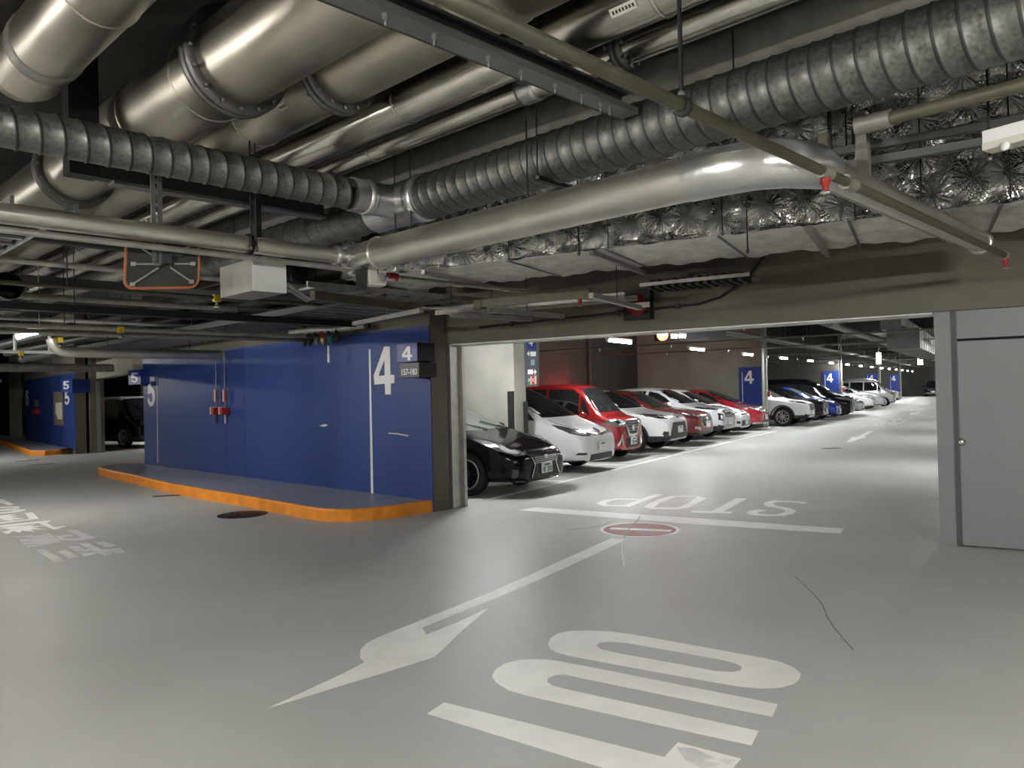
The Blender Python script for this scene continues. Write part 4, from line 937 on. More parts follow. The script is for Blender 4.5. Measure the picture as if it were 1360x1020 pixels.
# hose stations
for k, (px, lab) in enumerate(((286.5, 'left one of two red hose reels on the blue wall'), (298, 'right one of two red hose reels on the blue wall'))):
    q = wp(px, 545, .06); o = thing('fire_pipe', lab, 'fire fitting', wp(px, 560, .0))
    zt, zb_ = wp(px, 478).z, wp(px, 562).z
    obj('riser', MB().tube([(WX-.04, q.y, zb_), (WX-.04, q.y, 2.5)], .012, 8), 'msteel', o)
    za, zc = wp(px, 517).z, wp(px, 534).z
    mb = MB(); mb.box((WX-.075, q.y-.045, zc), (WX-.055, q.y+.045, za)); s = obj('red_label', mb, 'dred', o)
    mb = MB()
    for i in range(7):
        zz = za - (za-zc)*(i+.7)/7.6; mb.box((WX-.078, q.y-.022, zz-.014), (WX-.075, q.y+.024, zz+.012))
    obj('letter_row', mb, 'cream', s)
    za, zc = wp(px, 541).z, wp(px, 550).z
    mb = MB(); mb.box((WX-.16, q.y-.11, zc), (WX-.012, q.y+.0, za)); obj('red_box', mb, 'red', o, bevel=.006)
    mb = MB(); mb.box((WX-.15, q.y+.005, zc), (WX-.03, q.y+.06, za+.01)); obj('cream_plate', mb, 'cream', o)
    mb = MB(); mb.tube([(WX-.05, q.y-.01, zc), (WX-.05, q.y-.01, zb_+.0)], .02, 8); obj('outlet', mb, 'zinc' if k else 'bsteel', o)
# valve cluster at the top of the blue wall
vc = wp(435, 450, .25)
o = thing('valve_cluster', 'cluster of brass and green sprinkler valves hanging at the top of the blue wall', 'valves', vc - Z*.3)
mb = MB(); mb.tube([vc + V((-.1, .9, .15)), vc + V((-.1, .2, .14)), vc + V((0, -.2, .12)), vc + V((0, -1.0, .13))], .045, 12); obj('manifold', mb, 'insul', o)
obj('hanger_rod', MB().tube([vc + V((-.1, .5, .14)), V((vc.x-.1, vc.y+.5, SLAB))], .008, 6), 'bsteel', o)
for i, (dy, mm, r) in enumerate(((.45, 'iron', .06), (.25, 'msteel', .05), (.08, 'brass', .05), (-.12, 'green', .06), (-.3, 'iron', .05), (.6, 'iron', .045))):
    mb = MB(); mb.lathe(vc + V((-.03, dy, .05)), -Z, [(-.08, .02), (0, r*.8), (.04, r), (.09, r*.7), (.12, .02), (.14, 0)], 12); v_ = obj('valve', mb, mm, o)
    mb = MB(); mb.lathe(vc + V((-.12, dy, .05)), -X, [(0, .012), (.05, .012), (.05, r*.9), (.065, r*.9), (.065, 0)], 12); obj('hand_wheel', mb, 'red' if i == 3 else 'iron', v_)
mb = MB(); mb.bar(vc + V((0, -.02, -.1)), vc + V((0, -.02, -.22)), .02); mb.bar(vc + V((0,-.02,-.22)), vc + V((0,-.02,-.36)), .035, .02); obj('tag', mb, 'white', o)
# wall 5 hanging box and far wall signs
q = onpl(170.5, 511, (WX - .2, 0, 0), X)
o = thing('number_sign', 'hanging dark blue 5 box sign at the far end of the large blue wall', 'sign', q)
def ff(px, py): return onpl(px, py, q, X)
tl, tr, br, bl = ff(170.5, 492), ff(186.5, 491), ff(186.5, 511), ff(171, 511)
mb = MB(); mb.box((q.x, tr.y, bl.z), (q.x+.2, tl.y, tl.z)); obj('case', mb, 'blue_panel', o)
mb = MB(); glyph(mb, G5, [ff(174, 495) , ff(183.5, 495), ff(183.5, 508), ff(174, 508)], wn, .006); obj('number', mb, 'white', o)
wa = onz(100.7, 596.5, .15).xy.to_3d(); wb = onz(34, 583.5, .15).xy.to_3d(); dw = (wb-wa).normalized(); nw = V((-dw.y, dw.x, 0)); nw = nw if nw.x < 0 else -nw
def fp(px, py, off=0): return onpl(px, py, wa + nw*off, nw)
mb = MB(); glyph(mb, G5, [fp(86, 519.5, .012), fp(92.5, 518.5, .012), fp(92.5, 537, .012), fp(86, 538, .012)], nw, .004); tag(obj('wall_number', mb, 'white'), 'white number 5 at the near end of the second blue wall', 'wall number')
mb = MB(); glyph(mb, G6, [fp(34.5, 518, .012), fp(38, 518, .012), fp(38, 539, .012), fp(34.5, 539, .012)], nw, .004); tag(obj('wall_number', mb, 'white'), 'narrow white number at the far end of the second blue wall', 'wall number')
q = fp(82, 520, .5)
def fq(px, py): return onpl(px, py, q, nw)
o = thing('number_sign', 'hanging blue box sign with white 5 over the second blue wall', 'sign', q)
mb = MB(); mb.prism([fq(82, 504), fq(96, 503.5), fq(96, 522), fq(82, 520)], -nw*.45); obj('case', mb, 'blue_panel', o)
mb = MB(); glyph(mb, G5, [fq(84, 506.5), fq(92, 506), fq(92, 517), fq(84, 517)], nw, .006); obj('number', mb, 'white', o)
for px, py, lab in ((26.5, 521.5, 'small hanging sign with white 6 by the far dark gap'), (6, 524, 'smallest hanging number sign by the third blue wall')):
    a = onz(px, py, 2.15); o = thing('number_sign', lab, 'sign', a); s = .16*a.length/30
    mb = MB(); mb.obox(a, dw*.27, nw*.1, Z*.27); obj('case', mb, 'blue_panel', o)
    mb = MB(); c = a + nw*.1; glyph(mb, G6, [c + dw*.13 + Z*.2, c - dw*.13 + Z*.2, c - dw*.13 - Z*.2, c + dw*.13 - Z*.2], nw, .006); obj('number', mb, 'white', o)
o = thing('notice_board', 'brown notice board with a white curling paper on the second blue wall', 'notice board', fp(78, 565, .01))
mb = MB(); mb.prism([fp(*p, .012) for p in ((71.5, 521), (84, 519.5), (85.5, 565), (73, 564))], nw*.02); obj('board', mb, 'wood', o)
mb = MB(); mb.prism([fp(*p, .033) for p in ((74, 535), (82, 534.5), (82.5, 557), (77.5, 557), (74, 548))], nw*.004); obj('paper', mb, 'cream', o)
q = fp(48.5, 546, .06); o = thing('fire_fitting', 'small dark red hose fitting on the second blue wall', 'fire fitting', fp(48.5, 552, .01))
mb = MB(); mb.prism([fp(*p, .0125) for p in ((46, 543), (51.5, 543), (51.5, 550), (46, 550))], nw*.1); obj('red_box', mb, 'red', o)
mb = MB(); mb.prism([fp(*p, .0125) for p in ((46.5, 531), (51, 531), (51, 540), (46.5, 540))], nw*.02); obj('label_plate', mb, 'wood', o)

# ------------------------------------------------------------------ lane signs
# hanging direction sign on the divider wall beside the black car
sc_ = lane(T0 - .1, .8, 0); sn = -A
def sp_(px, py, off=0): return onpl(px, py, sc_ + sn*off, A)
tl, tr, br, bl = sp_(697.5, 452), sp_(712.5, 451), sp_(713, 512), sp_(698.5, 513.5)
o = thing('direction_sign', 'tall hanging sign board with blue 4 panel and arrows beside the black car', 'sign', bl)
mb = MB(); mb.prism([sp_(695.5, 447), sp_(712.5, 446), sp_(713, 513), sp_(697.5, 514)], A*.09); obj('board', mb, 'sgrey', o)
def spanel(name, pts, m, off=.003):
    mb = MB(); mb.prism([sp_(*p, .0005) for p in pts], sn*off); return obj(name, mb, m, o)
bp_ = spanel('blue_panel', [(699.5, 446), (711.5, 445.5), (711.8, 464.5), (699.8, 465)], 'blue_sign')
mb = MB(); glyph(mb, G4, [sp_(702.5, 447, .004), sp_(708, 446.5, .004), sp_(708, 459.5, .004), sp_(702.5, 460, .004)], sn, .002); obj('number', mb, 'white', bp_)
spanel('white_box', [(704.5, 467), (711.8, 467), (711.8, 473), (704.8, 473.2)], 'white')
spanel('left_arrow', [(700, 469.5), (702.5, 466.5), (703, 467.5), (702, 469), (704.3, 469), (704.3, 470.2), (702, 470.2), (703, 472), (702.4, 473)], 'white')
spanel('blue_mark', [(705, 478), (709.8, 477), (710, 485), (705.2, 485.2)], 'sblue2')
spanel('white_box', [(701, 491), (708, 490.6), (708, 496.8), (701, 497)], 'white')
spanel('right_arrow', [(712.6, 493.8), (710.2, 490.4), (709.8, 491.4), (710.8, 493.2), (708.6, 493.2), (708.6, 494.6), (710.8, 494.6), (709.8, 496.6), (710.4, 497.6)], 'white')
spanel('green_panel', [(700.8, 501), (704.2, 500.5), (704.2, 511), (701, 511.5)], 'sgreen')
spanel('orange_panel', [(704.3, 500), (706.4, 499.5), (706.4, 510.5), (704.4, 511)], 'speach')
spanel('red_panel', [(706.5, 499.5), (710, 499), (710, 510.2), (706.6, 510.4)], 'sredf')
spanel('pink_panel', [(710.1, 499), (712.4, 499), (712.4, 510), (710.2, 510.2)], 'speach')
for ch, (x0, x1, ya, yb) in (('A', (701.5, 703.8, 502.5, 506.5)), ('C', (707, 709.6, 502.5, 506.5))):
    mb = MB(); text_mesh(mb, ch, [sp_(x0, ya, .004), sp_(x1, ya, .004), sp_(x1, yb, .004), sp_(x0, yb, .004)], sn, .0015, 0, .02); obj('letter', mb, 'white', o)
obj('hanger', MB().tube([(tl+tr)/2 + A*.05, V(((tl+tr)/2 + A*.05).xy.to_3d() + Z*3.9)], .02, 8), 'msteel', o)
q = lane(T0 - .2, 1.07, 0)
mb = MB(); mb.obox(q + Z*1.15 - A*.022, A*.02, B*.06, Z*.45); tag(obj('corner_guard', mb, 'rubber'), 'black rubber corner guard on the divider wall behind the black car', 'corner guard')
mb = MB(); mb.obox(lane(T0 + .14, .975, .9), A*.05, B*.02, Z*.5); tag(obj('corner_guard', mb, 'rubber'), 'black rubber guard on the end of the divider wall next to the white minivan', 'corner guard')
# blue 4 panels on the divider wall ends
for k in (1, 2, 3, 4):
    t = TS[k] - .2
     
    def dp_(d, z, off=0): return lane(t - off, d, z)
    wname = ['', 'nearest', 'second', 'third', 'fourth'][k]
    o = thing('number_sign', 'blue panel with white 4 on a divider wall end, %s down the lane' % wname, 'sign', lane(t, 1.45, .6))
    mb = MB(); mb.obox(lane(t - .012, 1.44, 1.45), A*.01, B*.43, Z*.85); obj('panel', mb, 'blue_panel', o)
    mb = MB(); glyph(mb, G4, [dp_(1.66, 2.16, .0225), dp_(1.30, 2.16, .0225), dp_(1.30, 1.66, .0225), dp_(1.66, 1.66, .0225)], -A, .004); obj('number', mb, 'white', o)
    mb = MB(); mb.obox(lane(t - .024, 1.74, 1.5), A*.002, B*.012, Z*.62); obj('stripe', mb, 'white', o)
    o = obj('drain_pipe', MB().tube([lane(t + .2, .9, 0), lane(t + .2, .9, SLAB)], .055, 12), 'zinc'); tag(o, 'grey vertical pipe on the divider wall end, %s down the lane' % wname, 'pipe')
    mb = MB(); mb.obox(lane(t + .2, .8, 1.25), A*.06, B*.04, Z*.1); obj('red_alarm', mb, 'red', o)
for px, lab in ((783, 'dark vertical pipe on the back wall above the red wagon'), (858, 'thin pale vertical pipe on the back wall above the red compact')):
    q = onpl(px, 480, lane(0, 5.95), B); o = obj('drain_pipe', MB().tube([V((q.x, q.y, 0)), V((q.x, q.y, SLAB))], .05, 10), 'dsteel' if px < 800 else 'zinc'); tag(o, lab, 'pipe')
# lit no-entry sign hanging inside the lane
sc2 = lane(6.5, -.2, 0)
def lp(px, py, off=0): return onpl(px, py, sc2 - A*off, A)
tl, tr, br, bl = lp(869, 437), lp(961, 433), lp(961, 450), lp(869, 453)
o = thing('lit_sign', 'lit sign with a red no entry disc and white characters hanging inside the lane', 'sign', bl)
mb = MB(); mb.prism([tl, tr, br, bl], A*.14); obj('case', mb, 'bsteel', o)
c = lp(880, 444.7, .0); r = (lp(872.7, 444) - lp(887.3, 444)).length/2
mb = MB(); mb.lathe(c, -A, [(0, r), (.006, r), (.007, 0)], 28); rd = obj('red_disc', mb, 'sign_red', o)
mb = MB(); mb.obox(c - A*.009 + Z*.012, B*r*.82, A*.002, Z*r*.34); obj('white_bar', mb, 'sign_white', rd)
rows = [(891, 899, 437.5, 442), (900, 906, 438, 441.5), (907, 915, 437, 441.2), (916, 922.5, 436.8, 440.8), (891, 900, 444, 449), (901.5, 911, 443.5, 448.5)]
for x0, x1, ya, yb in rows:
    mb = MB(); w = (x1-x0)/3
    for i in range(3):
        mb.prism([lp(x0+i*w+.3, ya, .001), lp(x0+(i+1)*w-.3, ya, .001), lp(x0+(i+1)*w-.3, ya+1.4, .001), lp(x0+i*w+.3, ya+1.4, .001)], -A*.004)
        mb.prism([lp(x0+i*w+.9, ya+1.8, .001), lp(x0+(i+1)*w-.5, ya+1.8, .001), lp(x0+(i+1)*w-.8, yb, .001), lp(x0+i*w+.5, yb, .001)], -A*.004)
    obj('lit_character', mb, 'sign_white', o)
for q in (tl + B*-.1, tr + B*.1): obj('hanger_rod', MB().tube([q + A*.07, V((q + A*.07).xy.to_3d() + Z*3.9)], .012, 6), 'msteel', o)

# ------------------------------------------------------------------ lane services
def lpipe(t0, t1, d, z, r, m, label, name='lane_pipe', n=12):
    o = obj(name, MB().tube([lane(t0, d, z), lane(t1, d, z)], r, n), m); return tag(o, label, 'pipe')
lpipe(12, 84, -2.0, 3.55, .15, 'galv', 'wide pipe under the lane ceiling, left one of a pair')
lpipe(12, 84, -2.6, 3.3, .12, 'galv', 'pipe under the lane ceiling, right one of a pair')
lpipe(2, 84, .6, 3.3, .09, 'insul', 'dull pipe over the bay mouths along the whole lane')
lpipe(2, 84, -5.4, 3.2, .12, 'insul', 'dull pipe along the far side of the lane')
lpipe(3, 84, -.6, 2.95, .03, 'chan', 'thin pipe hanging over the lane edge')
ordl = ['first', 'second', 'third', 'fourth', 'fifth', 'sixth', 'seventh', 'eighth', 'ninth', 'tenth', 'eleventh', 'twelfth']
for k in range(11):
    t = 3.6 + k*5.3; z = 2.74 + .03*(k % 3)
    o = obj('lane_pipe', MB().tube([lane(t, 5.9, z), lane(t, -8, z)], .02, 8), 'chan'); tag(o, 'thin sprinkler pipe across the lane, %s from the opening' % ordl[k], 'pipe', 'lane sprinkler pipes')
    for d in (3.0, .9, -2.5):
        sprinkler(o, lane(t, d, z - .02), 'pipe')
    for d in (4.5, -4.5): obj('hanger_rod', MB().tube([lane(t, d, z), lane(t, d, SLAB)], .008, 6), 'dsteel', o)
for k in range(5):
    t = 8 + k*13
    mb = MB(); mb.obox(lane(t, -2, 3.08), A*.03, B*5.5, Z*.03); o = obj('strut_channel', mb, 'chan'); tag(o, 'grey strut across the lane ceiling, %s from the opening' % ordl[k], 'strut', 'lane struts')
    for d in (3, -7): obj('hanger_rod', MB().tube([lane(t, d, 3.1), lane(t, d, SLAB)], .008, 6), 'dsteel', o)
q = onpl(748, 517, lane(0, 5.95), B)
q = V((q.x, q.y, 0)) - B*.2
o = thing('added_lamp_cabinet', 'added cabinet holding a lit red lamp, unseen behind the tall red wagon', 'lamp cabinet', q)  # cabinet added unseen, holding the red lamp off the wall to widen its glow
mb = MB(); mb.obox(q + Z*.5, A*.35, B*.15, Z*.5); obj('cabinet', mb, 'red', o, bevel=.01)
mb = MB(); mb.lathe(q + Z*1.001 - B*.03, Z, [(0, .08), (.04, .08), (.05, .06), (.05, 0)], 20); obj('lamp_base', mb, 'dsteel', o)
mb = MB(); mb.lathe(q + Z*1.053 - B*.03, Z, [(0, .065), (.05, .062), (.09, .035), (.1, 0)], 20); obj('lit_dome', mb, 'fire_red', o)
c = onpl(1178, 463, lane(13, 0), A); c2 = onpl(1222, 463, lane(13, 0), A); ct = onpl(1180, 436, lane(13, 0), A); wd = (c2-c).length
mb = MB(); mb.obox((c+c2)/2 + A*6 + Z*(ct.z-c.z)/2, A*6, B*wd/2, Z*(ct.z-c.z)/2); o = obj('lane_duct', mb, 'duct'); tag(o, 'big grey rectangular sheet metal duct under the lane ceiling', 'duct')
mb = MB()
for i in range(12): mb.obox((c+c2)/2 + A*(.5 + i*1.0) + Z*(ct.z-c.z)/2, A*.015, B*(wd/2+.015), Z*((ct.z-c.z)/2+.015))
obj('duct_seam', mb, 'msteel', o)
mb = MB(); mb.obox((c+c2)/2 + A*3 + B*.3 + Z*(ct.z-c.z+.2), A*3, B*wd*.33, Z*.2); obj('upper_duct', mb, 'duct', o)
for i, px in enumerate((1167, 1222)):
    q = onpl(px, 476, lane(42 + 20*i, 0), A)
    o = thing('exit_lamp', 'small bright upright lamp hanging in the lane middle, %s one' % ['nearer', 'farther'][i], 'lamp', q - Z*.3)
    mb = MB(); mb.obox(q, A*.08, B*.12*(1+i*.5), Z*.34*(1+.5*i)); obj('lit_face', mb, 'sign_white', o); obj('hanger_rod', MB().tube([q + Z*.3, V((q.x, q.y, SLAB))], .02, 6), 'msteel', o)

for o in list(COL.objects):
    lab = str(o.get('label', ''))
    if lab.startswith('thin conduit linking') or lab.startswith('angled grey strut') or lab.startswith('small cream box speaker'):
        c = ORIG[o.name]; zt = c.z + (o.dimensions.z if o.type == 'MESH' else .06)
        if lab.startswith('small cream'): c = c - n*0
        obj('hanger_rod', MB().tube([V((c.x, c.y, zt)), V((c.x, c.y, 2.9 if lab.startswith('small') else SLAB))], .005, 6), 'bsteel', o)
# ------------------------------------------------------------------ cars
def paint(name, col, rough=.28, metal=0.0, coat=.8): return mat(name, col, rough, metal, None, None, coat)
M['car_black'] = mat('black_car_paint', (.004, .004, .006), .12, 0, coat=.3, spec=.2); M['car_white'] = paint('white_car_paint', (.70, .70, .71))
M['car_pearl'] = paint('pearl_car_paint', (.62, .63, .66)); M['car_red'] = paint('red_car_paint', (.30, .012, .014), .25, .3)
M['car_darkred'] = paint('dark_red_car_paint', (.16, .018, .018), .3, .4); M['car_blue'] = paint('blue_car_paint', (.015, .05, .35), .25, .2)
M['car_navy'] = mat('dark_car_paint', (.008, .008, .011), .14, 0, coat=.3, spec=.2); M['car_silver'] = paint('silver_car_paint', (.42, .43, .44), .3, .6)
M['car_wine'] = paint('bright_red_car_paint', (.32, .012, .02), .25, .2)
M['glass'] = mat('dark_car_glass', (.012, .014, .014), .04, 0, spec=.7)
M['glass_clear'] = mat('windscreen_glass', (.06, .07, .065), .05, 0, spec=.7)
M['lens'] = mat('clear_headlamp_lens', (.16, .16, .165), .15, .5, coat=.6)
M['lens_dark'] = mat('dark_headlamp_housing', (.05, .05, .052), .12, .4, coat=1)
M['reflector'] = mat('headlamp_reflector', (.80, .80, .80), .15, .6)
M['chrome'] = mat('chrome_trim', (.75, .75, .75), .12, 1)
M['grille'] = mat('black_grille', (.012, .012, .012), .4)
M['clad'] = mat('dark_plastic_cladding', (.03, .03, .03), .55)
M['tyre'] = mat('tyre_rubber', (.012, .012, .012), .75); M['rim'] = mat('alloy_rim', (.45, .45, .45), .3, .8)
M['rim_black'] = mat('black_rim', (.01, .01, .01), .3, .3); M['well'] = mat('wheel_well', (.004, .004, .004), .9)
M['plate'] = mat('white_number_plate', (.72, .73, .70), .45); M['plate_ink'] = mat('green_plate_ink', (.02, .10, .06), .5)
M['caliper'] = mat('red_brake_caliper', (.45, .01, .01), .35)

def lerp(pts, x):
    if x <= pts[0][0]: return pts[0][1]
    for (a, b), (c, d) in zip(pts, pts[1:]):
        if x <= c: return b + (d-b)*(x-a)/(c-a)
    return pts[-1][1]
def eval_mesh(me, mods):
    o = bpy.data.objects.new('t', me); COL.objects.link(o)
    for f in mods: f(o)
    dg = bpy.context.evaluated_depsgraph_get(); r = bpy.data.meshes.new_from_object(o.evaluated_get(dg))
    bpy.data.objects.remove(o); return r
def wheel_cut(S):
    mb = MB()
    for x in (S['wf'], S['wr']):
        for s in (-1, 1):
            w = S['W']/2
            mb.lathe((x, s*(w-.26), S['rw']), (0, s, 0), [(0, 0), (0, S['rw']+.055), (.6, S['rw']+.055), (.6, 0)], 36)
    me = bpy.data.meshes.new('c'); me.from_pydata(mb.v, [], mb.f)
    bm = bmesh.new(); bm.from_mesh(me); bmesh.ops.remove_doubles(bm, verts=bm.verts, dist=2e-4); bmesh.ops.dissolve_degenerate(bm, edges=bm.edges, dist=1e-5)
    bmesh.ops.recalc_face_normals(bm, faces=bm.faces); bm.to_mesh(me); bm.free(); return me
def body_mesh(S):
    L, W = S['L'], S['W']; xs = [0, .05, .13, .25, .42, .62, .85, 1.05, 1.25, 1.5, 1.75, 2.0, 2.3, 2.6, 2.9, 3.2, 3.5, 3.8, 4.1, 4.4, 4.7]
    xs = [x for x in xs if x < L-.16] + [L-.13, L-.05, L]
    vs, fs = [], []; bot = S.get('bot', [(0, .22), (.5, .19), (L-.5, .2), (L, .3)])
    for x in xs:
        zt = lerp(S['top'], x); zs = min(lerp(S['belt'], x), zt-.012); w = lerp(S['plan'], x)*W/2; zb = lerp(bot, x)
        k = min(1, max(0, (zt-zs-.05)/.30)); wt = (.84*w)*(1-k) + S['roofw']*W/2*k
        wt = min(wt, w*.93); zr = zt - .035 - .03*k
        zr = max(zr, zs+.004)
        lean = S.get('lean', 0)
        sec = [(0, zb), (.80*w, zb), (.965*w, zb+.06), (w, zb+.42*(zs-zb)), (.992*w, zs-.10*(zs-zb)), (.965*w, zs), ((.965*w+wt)/2, (zs+zr)/2+.01*k), (wt, zr), (.72*wt, zt-.012), (0, zt)]
        for y, z in sec: vs.append((x + lean*max(0, z-.45)*max(0, 1-x/.5), y, z))
    P = 10; N = len(xs); off = len(vs)
    mir = {}
    for i, v in enumerate(list(vs)):
        if i % P in (0, P-1): mir[i] = i
        else: mir[i] = len(vs); vs.append((v[0], -v[1], v[2]))
    for i in range(N-1):
        for j in range(P-1):
            a, b, c, d = i*P+j, i*P+j+1, (i+1)*P+j+1, (i+1)*P+j
            fs.append((d, c, b, a)); fs.append((mir[a], mir[b], mir[c], mir[d]))
    for i, fl in ((0, 0), (N-1, 1)):
        for j in range(P-1):
            a, b = i*P+j, i*P+j+1; f = []
            for q in (a, b, mir[b], mir[a]):
                if q not in f: f.append(q)
            fs.append(tuple(f if fl else f[::-1]))
    me = bpy.data.meshes.new('b'); me.from_pydata(vs, [], fs)
    bm = bmesh.new(); bm.from_mesh(me); bmesh.ops.recalc_face_normals(bm, faces=bm.faces)
    cr = bm.edges.layers.float.new('crease_edge')
    for e in bm.edges:
        js = sorted({v.index for v in e.verts})
        if all((j % P == 5) if j < off else False for j in js): e[cr] = .45
    bm.to_mesh(me); bm.free()
    def sub(o): m = o.modifiers.new('s', 'SUBSURF'); m.levels = 2; m.render_levels = 2
    me2 = eval_mesh(me, [sub]); cut = wheel_cut(S); co = bpy.data.objects.new('cut', cut); COL.objects.link(co)
    def boo(o): m = o.modifiers.new('b', 'BOOLEAN'); m.operation = 'DIFFERENCE'; m.object = co; m.solver = 'EXACT'
    me3 = eval_mesh(me2, [boo]); bpy.data.objects.remove(co)
    return me2, me3
def patch(bvh, poly, view, off=.006, step=.045, thick=.012, sgn=1):
    """2-D outline projected on the body. view 'F': (y,z) from the front, 'S': (x,z) from side sgn, 'T': (x,y) from above"""
    pts = [V(p) for p in poly]; bd = []
    for i in range(len(pts)):
        a, b = pts[i], pts[(i+1) % len(pts)]; n = max(1, int((b-a).length/step))
        bd += [a + (b-a)*k/n for k in range(n)]
    nb = len(bd); inn = []
    x0, x1 = min(p.x for p in bd), max(p.x for p in bd); y0, y1 = min(p.y for p in bd), max(p.y for p in bd)
    def inside(p):
        c = False
        for i in range(nb):
            a, b = bd[i], bd[(i+1) % nb]
            if (a.y > p.y) != (b.y > p.y) and p.x < (b.x-a.x)*(p.y-a.y)/(b.y-a.y+1e-12)+a.x: c = not c
        return c
    i = 1
    while x0 + i*step < x1:
        j = 1
        while y0 + j*step < y1:
            p = V((x0+i*step, y0+j*step))
            if inside(p) and min((p-b).length for b in bd) > step*.45: inn.append(p)
            j += 1
        i += 1
    allp = bd + inn
    r = geometry.delaunay_2d_cdt([p.to_2d() for p in allp], [], [list(range(nb))], 1, 1e-6)
    vs2, tris = r[0], r[2]; out = []; last = None
    for p in vs2:
        if view == 'F': o, d = V((-2, p.x, p.y)), V((1,0,0))
        elif view == 'S': o, d = V((p.x, sgn*3, p.y)), V((0,-sgn,0))
        elif view == 'R': o, d = V((9, p.x, p.y)), V((-1,0,0))
        else: o, d = V((p.x, p.y, 4)), V((0,0,-1))
        h, n, _, _ = bvh.ray_cast(o, d)
        out.append((h, n, d))
    dep = [(h-0*d).dot(d) for h, n, d in out if h is not None]
    if not dep: return None
    md = sorted(dep)[len(dep)//2]; vs, ns = [], []
    for p, (h, n, d) in zip(vs2, out):
        if h is None:
            base = {'F': V((0, p.x, p.y)), 'R': V((0, p.x, p.y)), 'S': V((p.x, 0, p.y)), 'T': V((p.x, p.y, 0))}[view]
            h, n = base + d*md, -d
        if n.dot(d) > 0: n = -n
        vs.append(h + n*off); ns.append(n)
    mb = MB(); k = len(vs); fs = []
    dd = out[0][2]; ec = {}
    for t in tris:
        t = list(t); nr = (vs[t[1]]-vs[t[0]]).cross(vs[t[2]]-vs[t[0]])
        if nr.dot(dd) > 0: t = t[::-1]
        fs.append(t)
        for i in range(3): ec[(t[i], t[(i+1) % 3])] = 1
    mb.add(vs, fs, 0, True)
    mb.add(vs + [v - n*thick for v, n in zip(vs, ns)], [(b, a, a+k, b+k) for a, b in ec if (b, a) not in ec], 0)
    return mb
def mir2(poly): return [(-y, z) for y, z in poly][::-1]
WM = {}
def wheel_meshes(r, w, style, rim_m):
    key = (round(r,3), style, rim_m)
    if key in WM: return WM[key]
    t = MB(); rr = r*.70
    t.lathe((0,0,0), (0,1,0), [(-w/2+.01, rr), (-w/2, rr+.02), (-w/2, r-.03), (-w/2+.025, r-.004), (-w/4, r), (w/4, r), (w/2-.025, r-.004), (w/2, r-.03), (w/2, rr+.02), (w/2-.01, rr), (w/2-.03, rr-.01), (-w/2+.03, rr-.01)], 40, 0, True)
    m = MB(); hw = w/2
    m.lathe((0,0,0), (0,1,0), [(hw-.008, rr+.004), (hw+.002, rr-.004), (hw-.004, rr-.022), (hw-.05, rr-.03), (-hw+.03, rr-.03)], 40, 1)
    n = {'multi': 10, 'five': 5, 'ten': 10, 'steel': 7}[style]
    for i in range(n):
        a = 2*PI*i/n; d = V((math.cos(a), 0, math.sin(a))); q = V((-d.z, 0, d.x))
        sw = {'multi': .016, 'five': .042, 'ten': .022, 'steel': .05}[style]
        if style == 'five':
            for s in (-1, 1): m.bar(d*.05 + V((0, hw-.02, 0)) + q*s*.015, d*(rr-.02) + V((0, hw-.015, 0)) + q*s*.06, .035, .03)
        else: m.bar(d*.05 + V((0, hw-.03, 0)), d*(rr-.02) + V((0, hw-.02, 0)), sw*1.6, .028)
    m.lathe((0,0,0), (0,1,0), [(hw-.05, .075), (hw-.005, .07), (hw, .04), (hw, 0)], 20)
    m.lathe((0,0,0), (0,1,0), [(hw-.09, 0), (hw-.09, rr-.03)], 30, 2)
    WM[key] = (t, m); return WM[key]

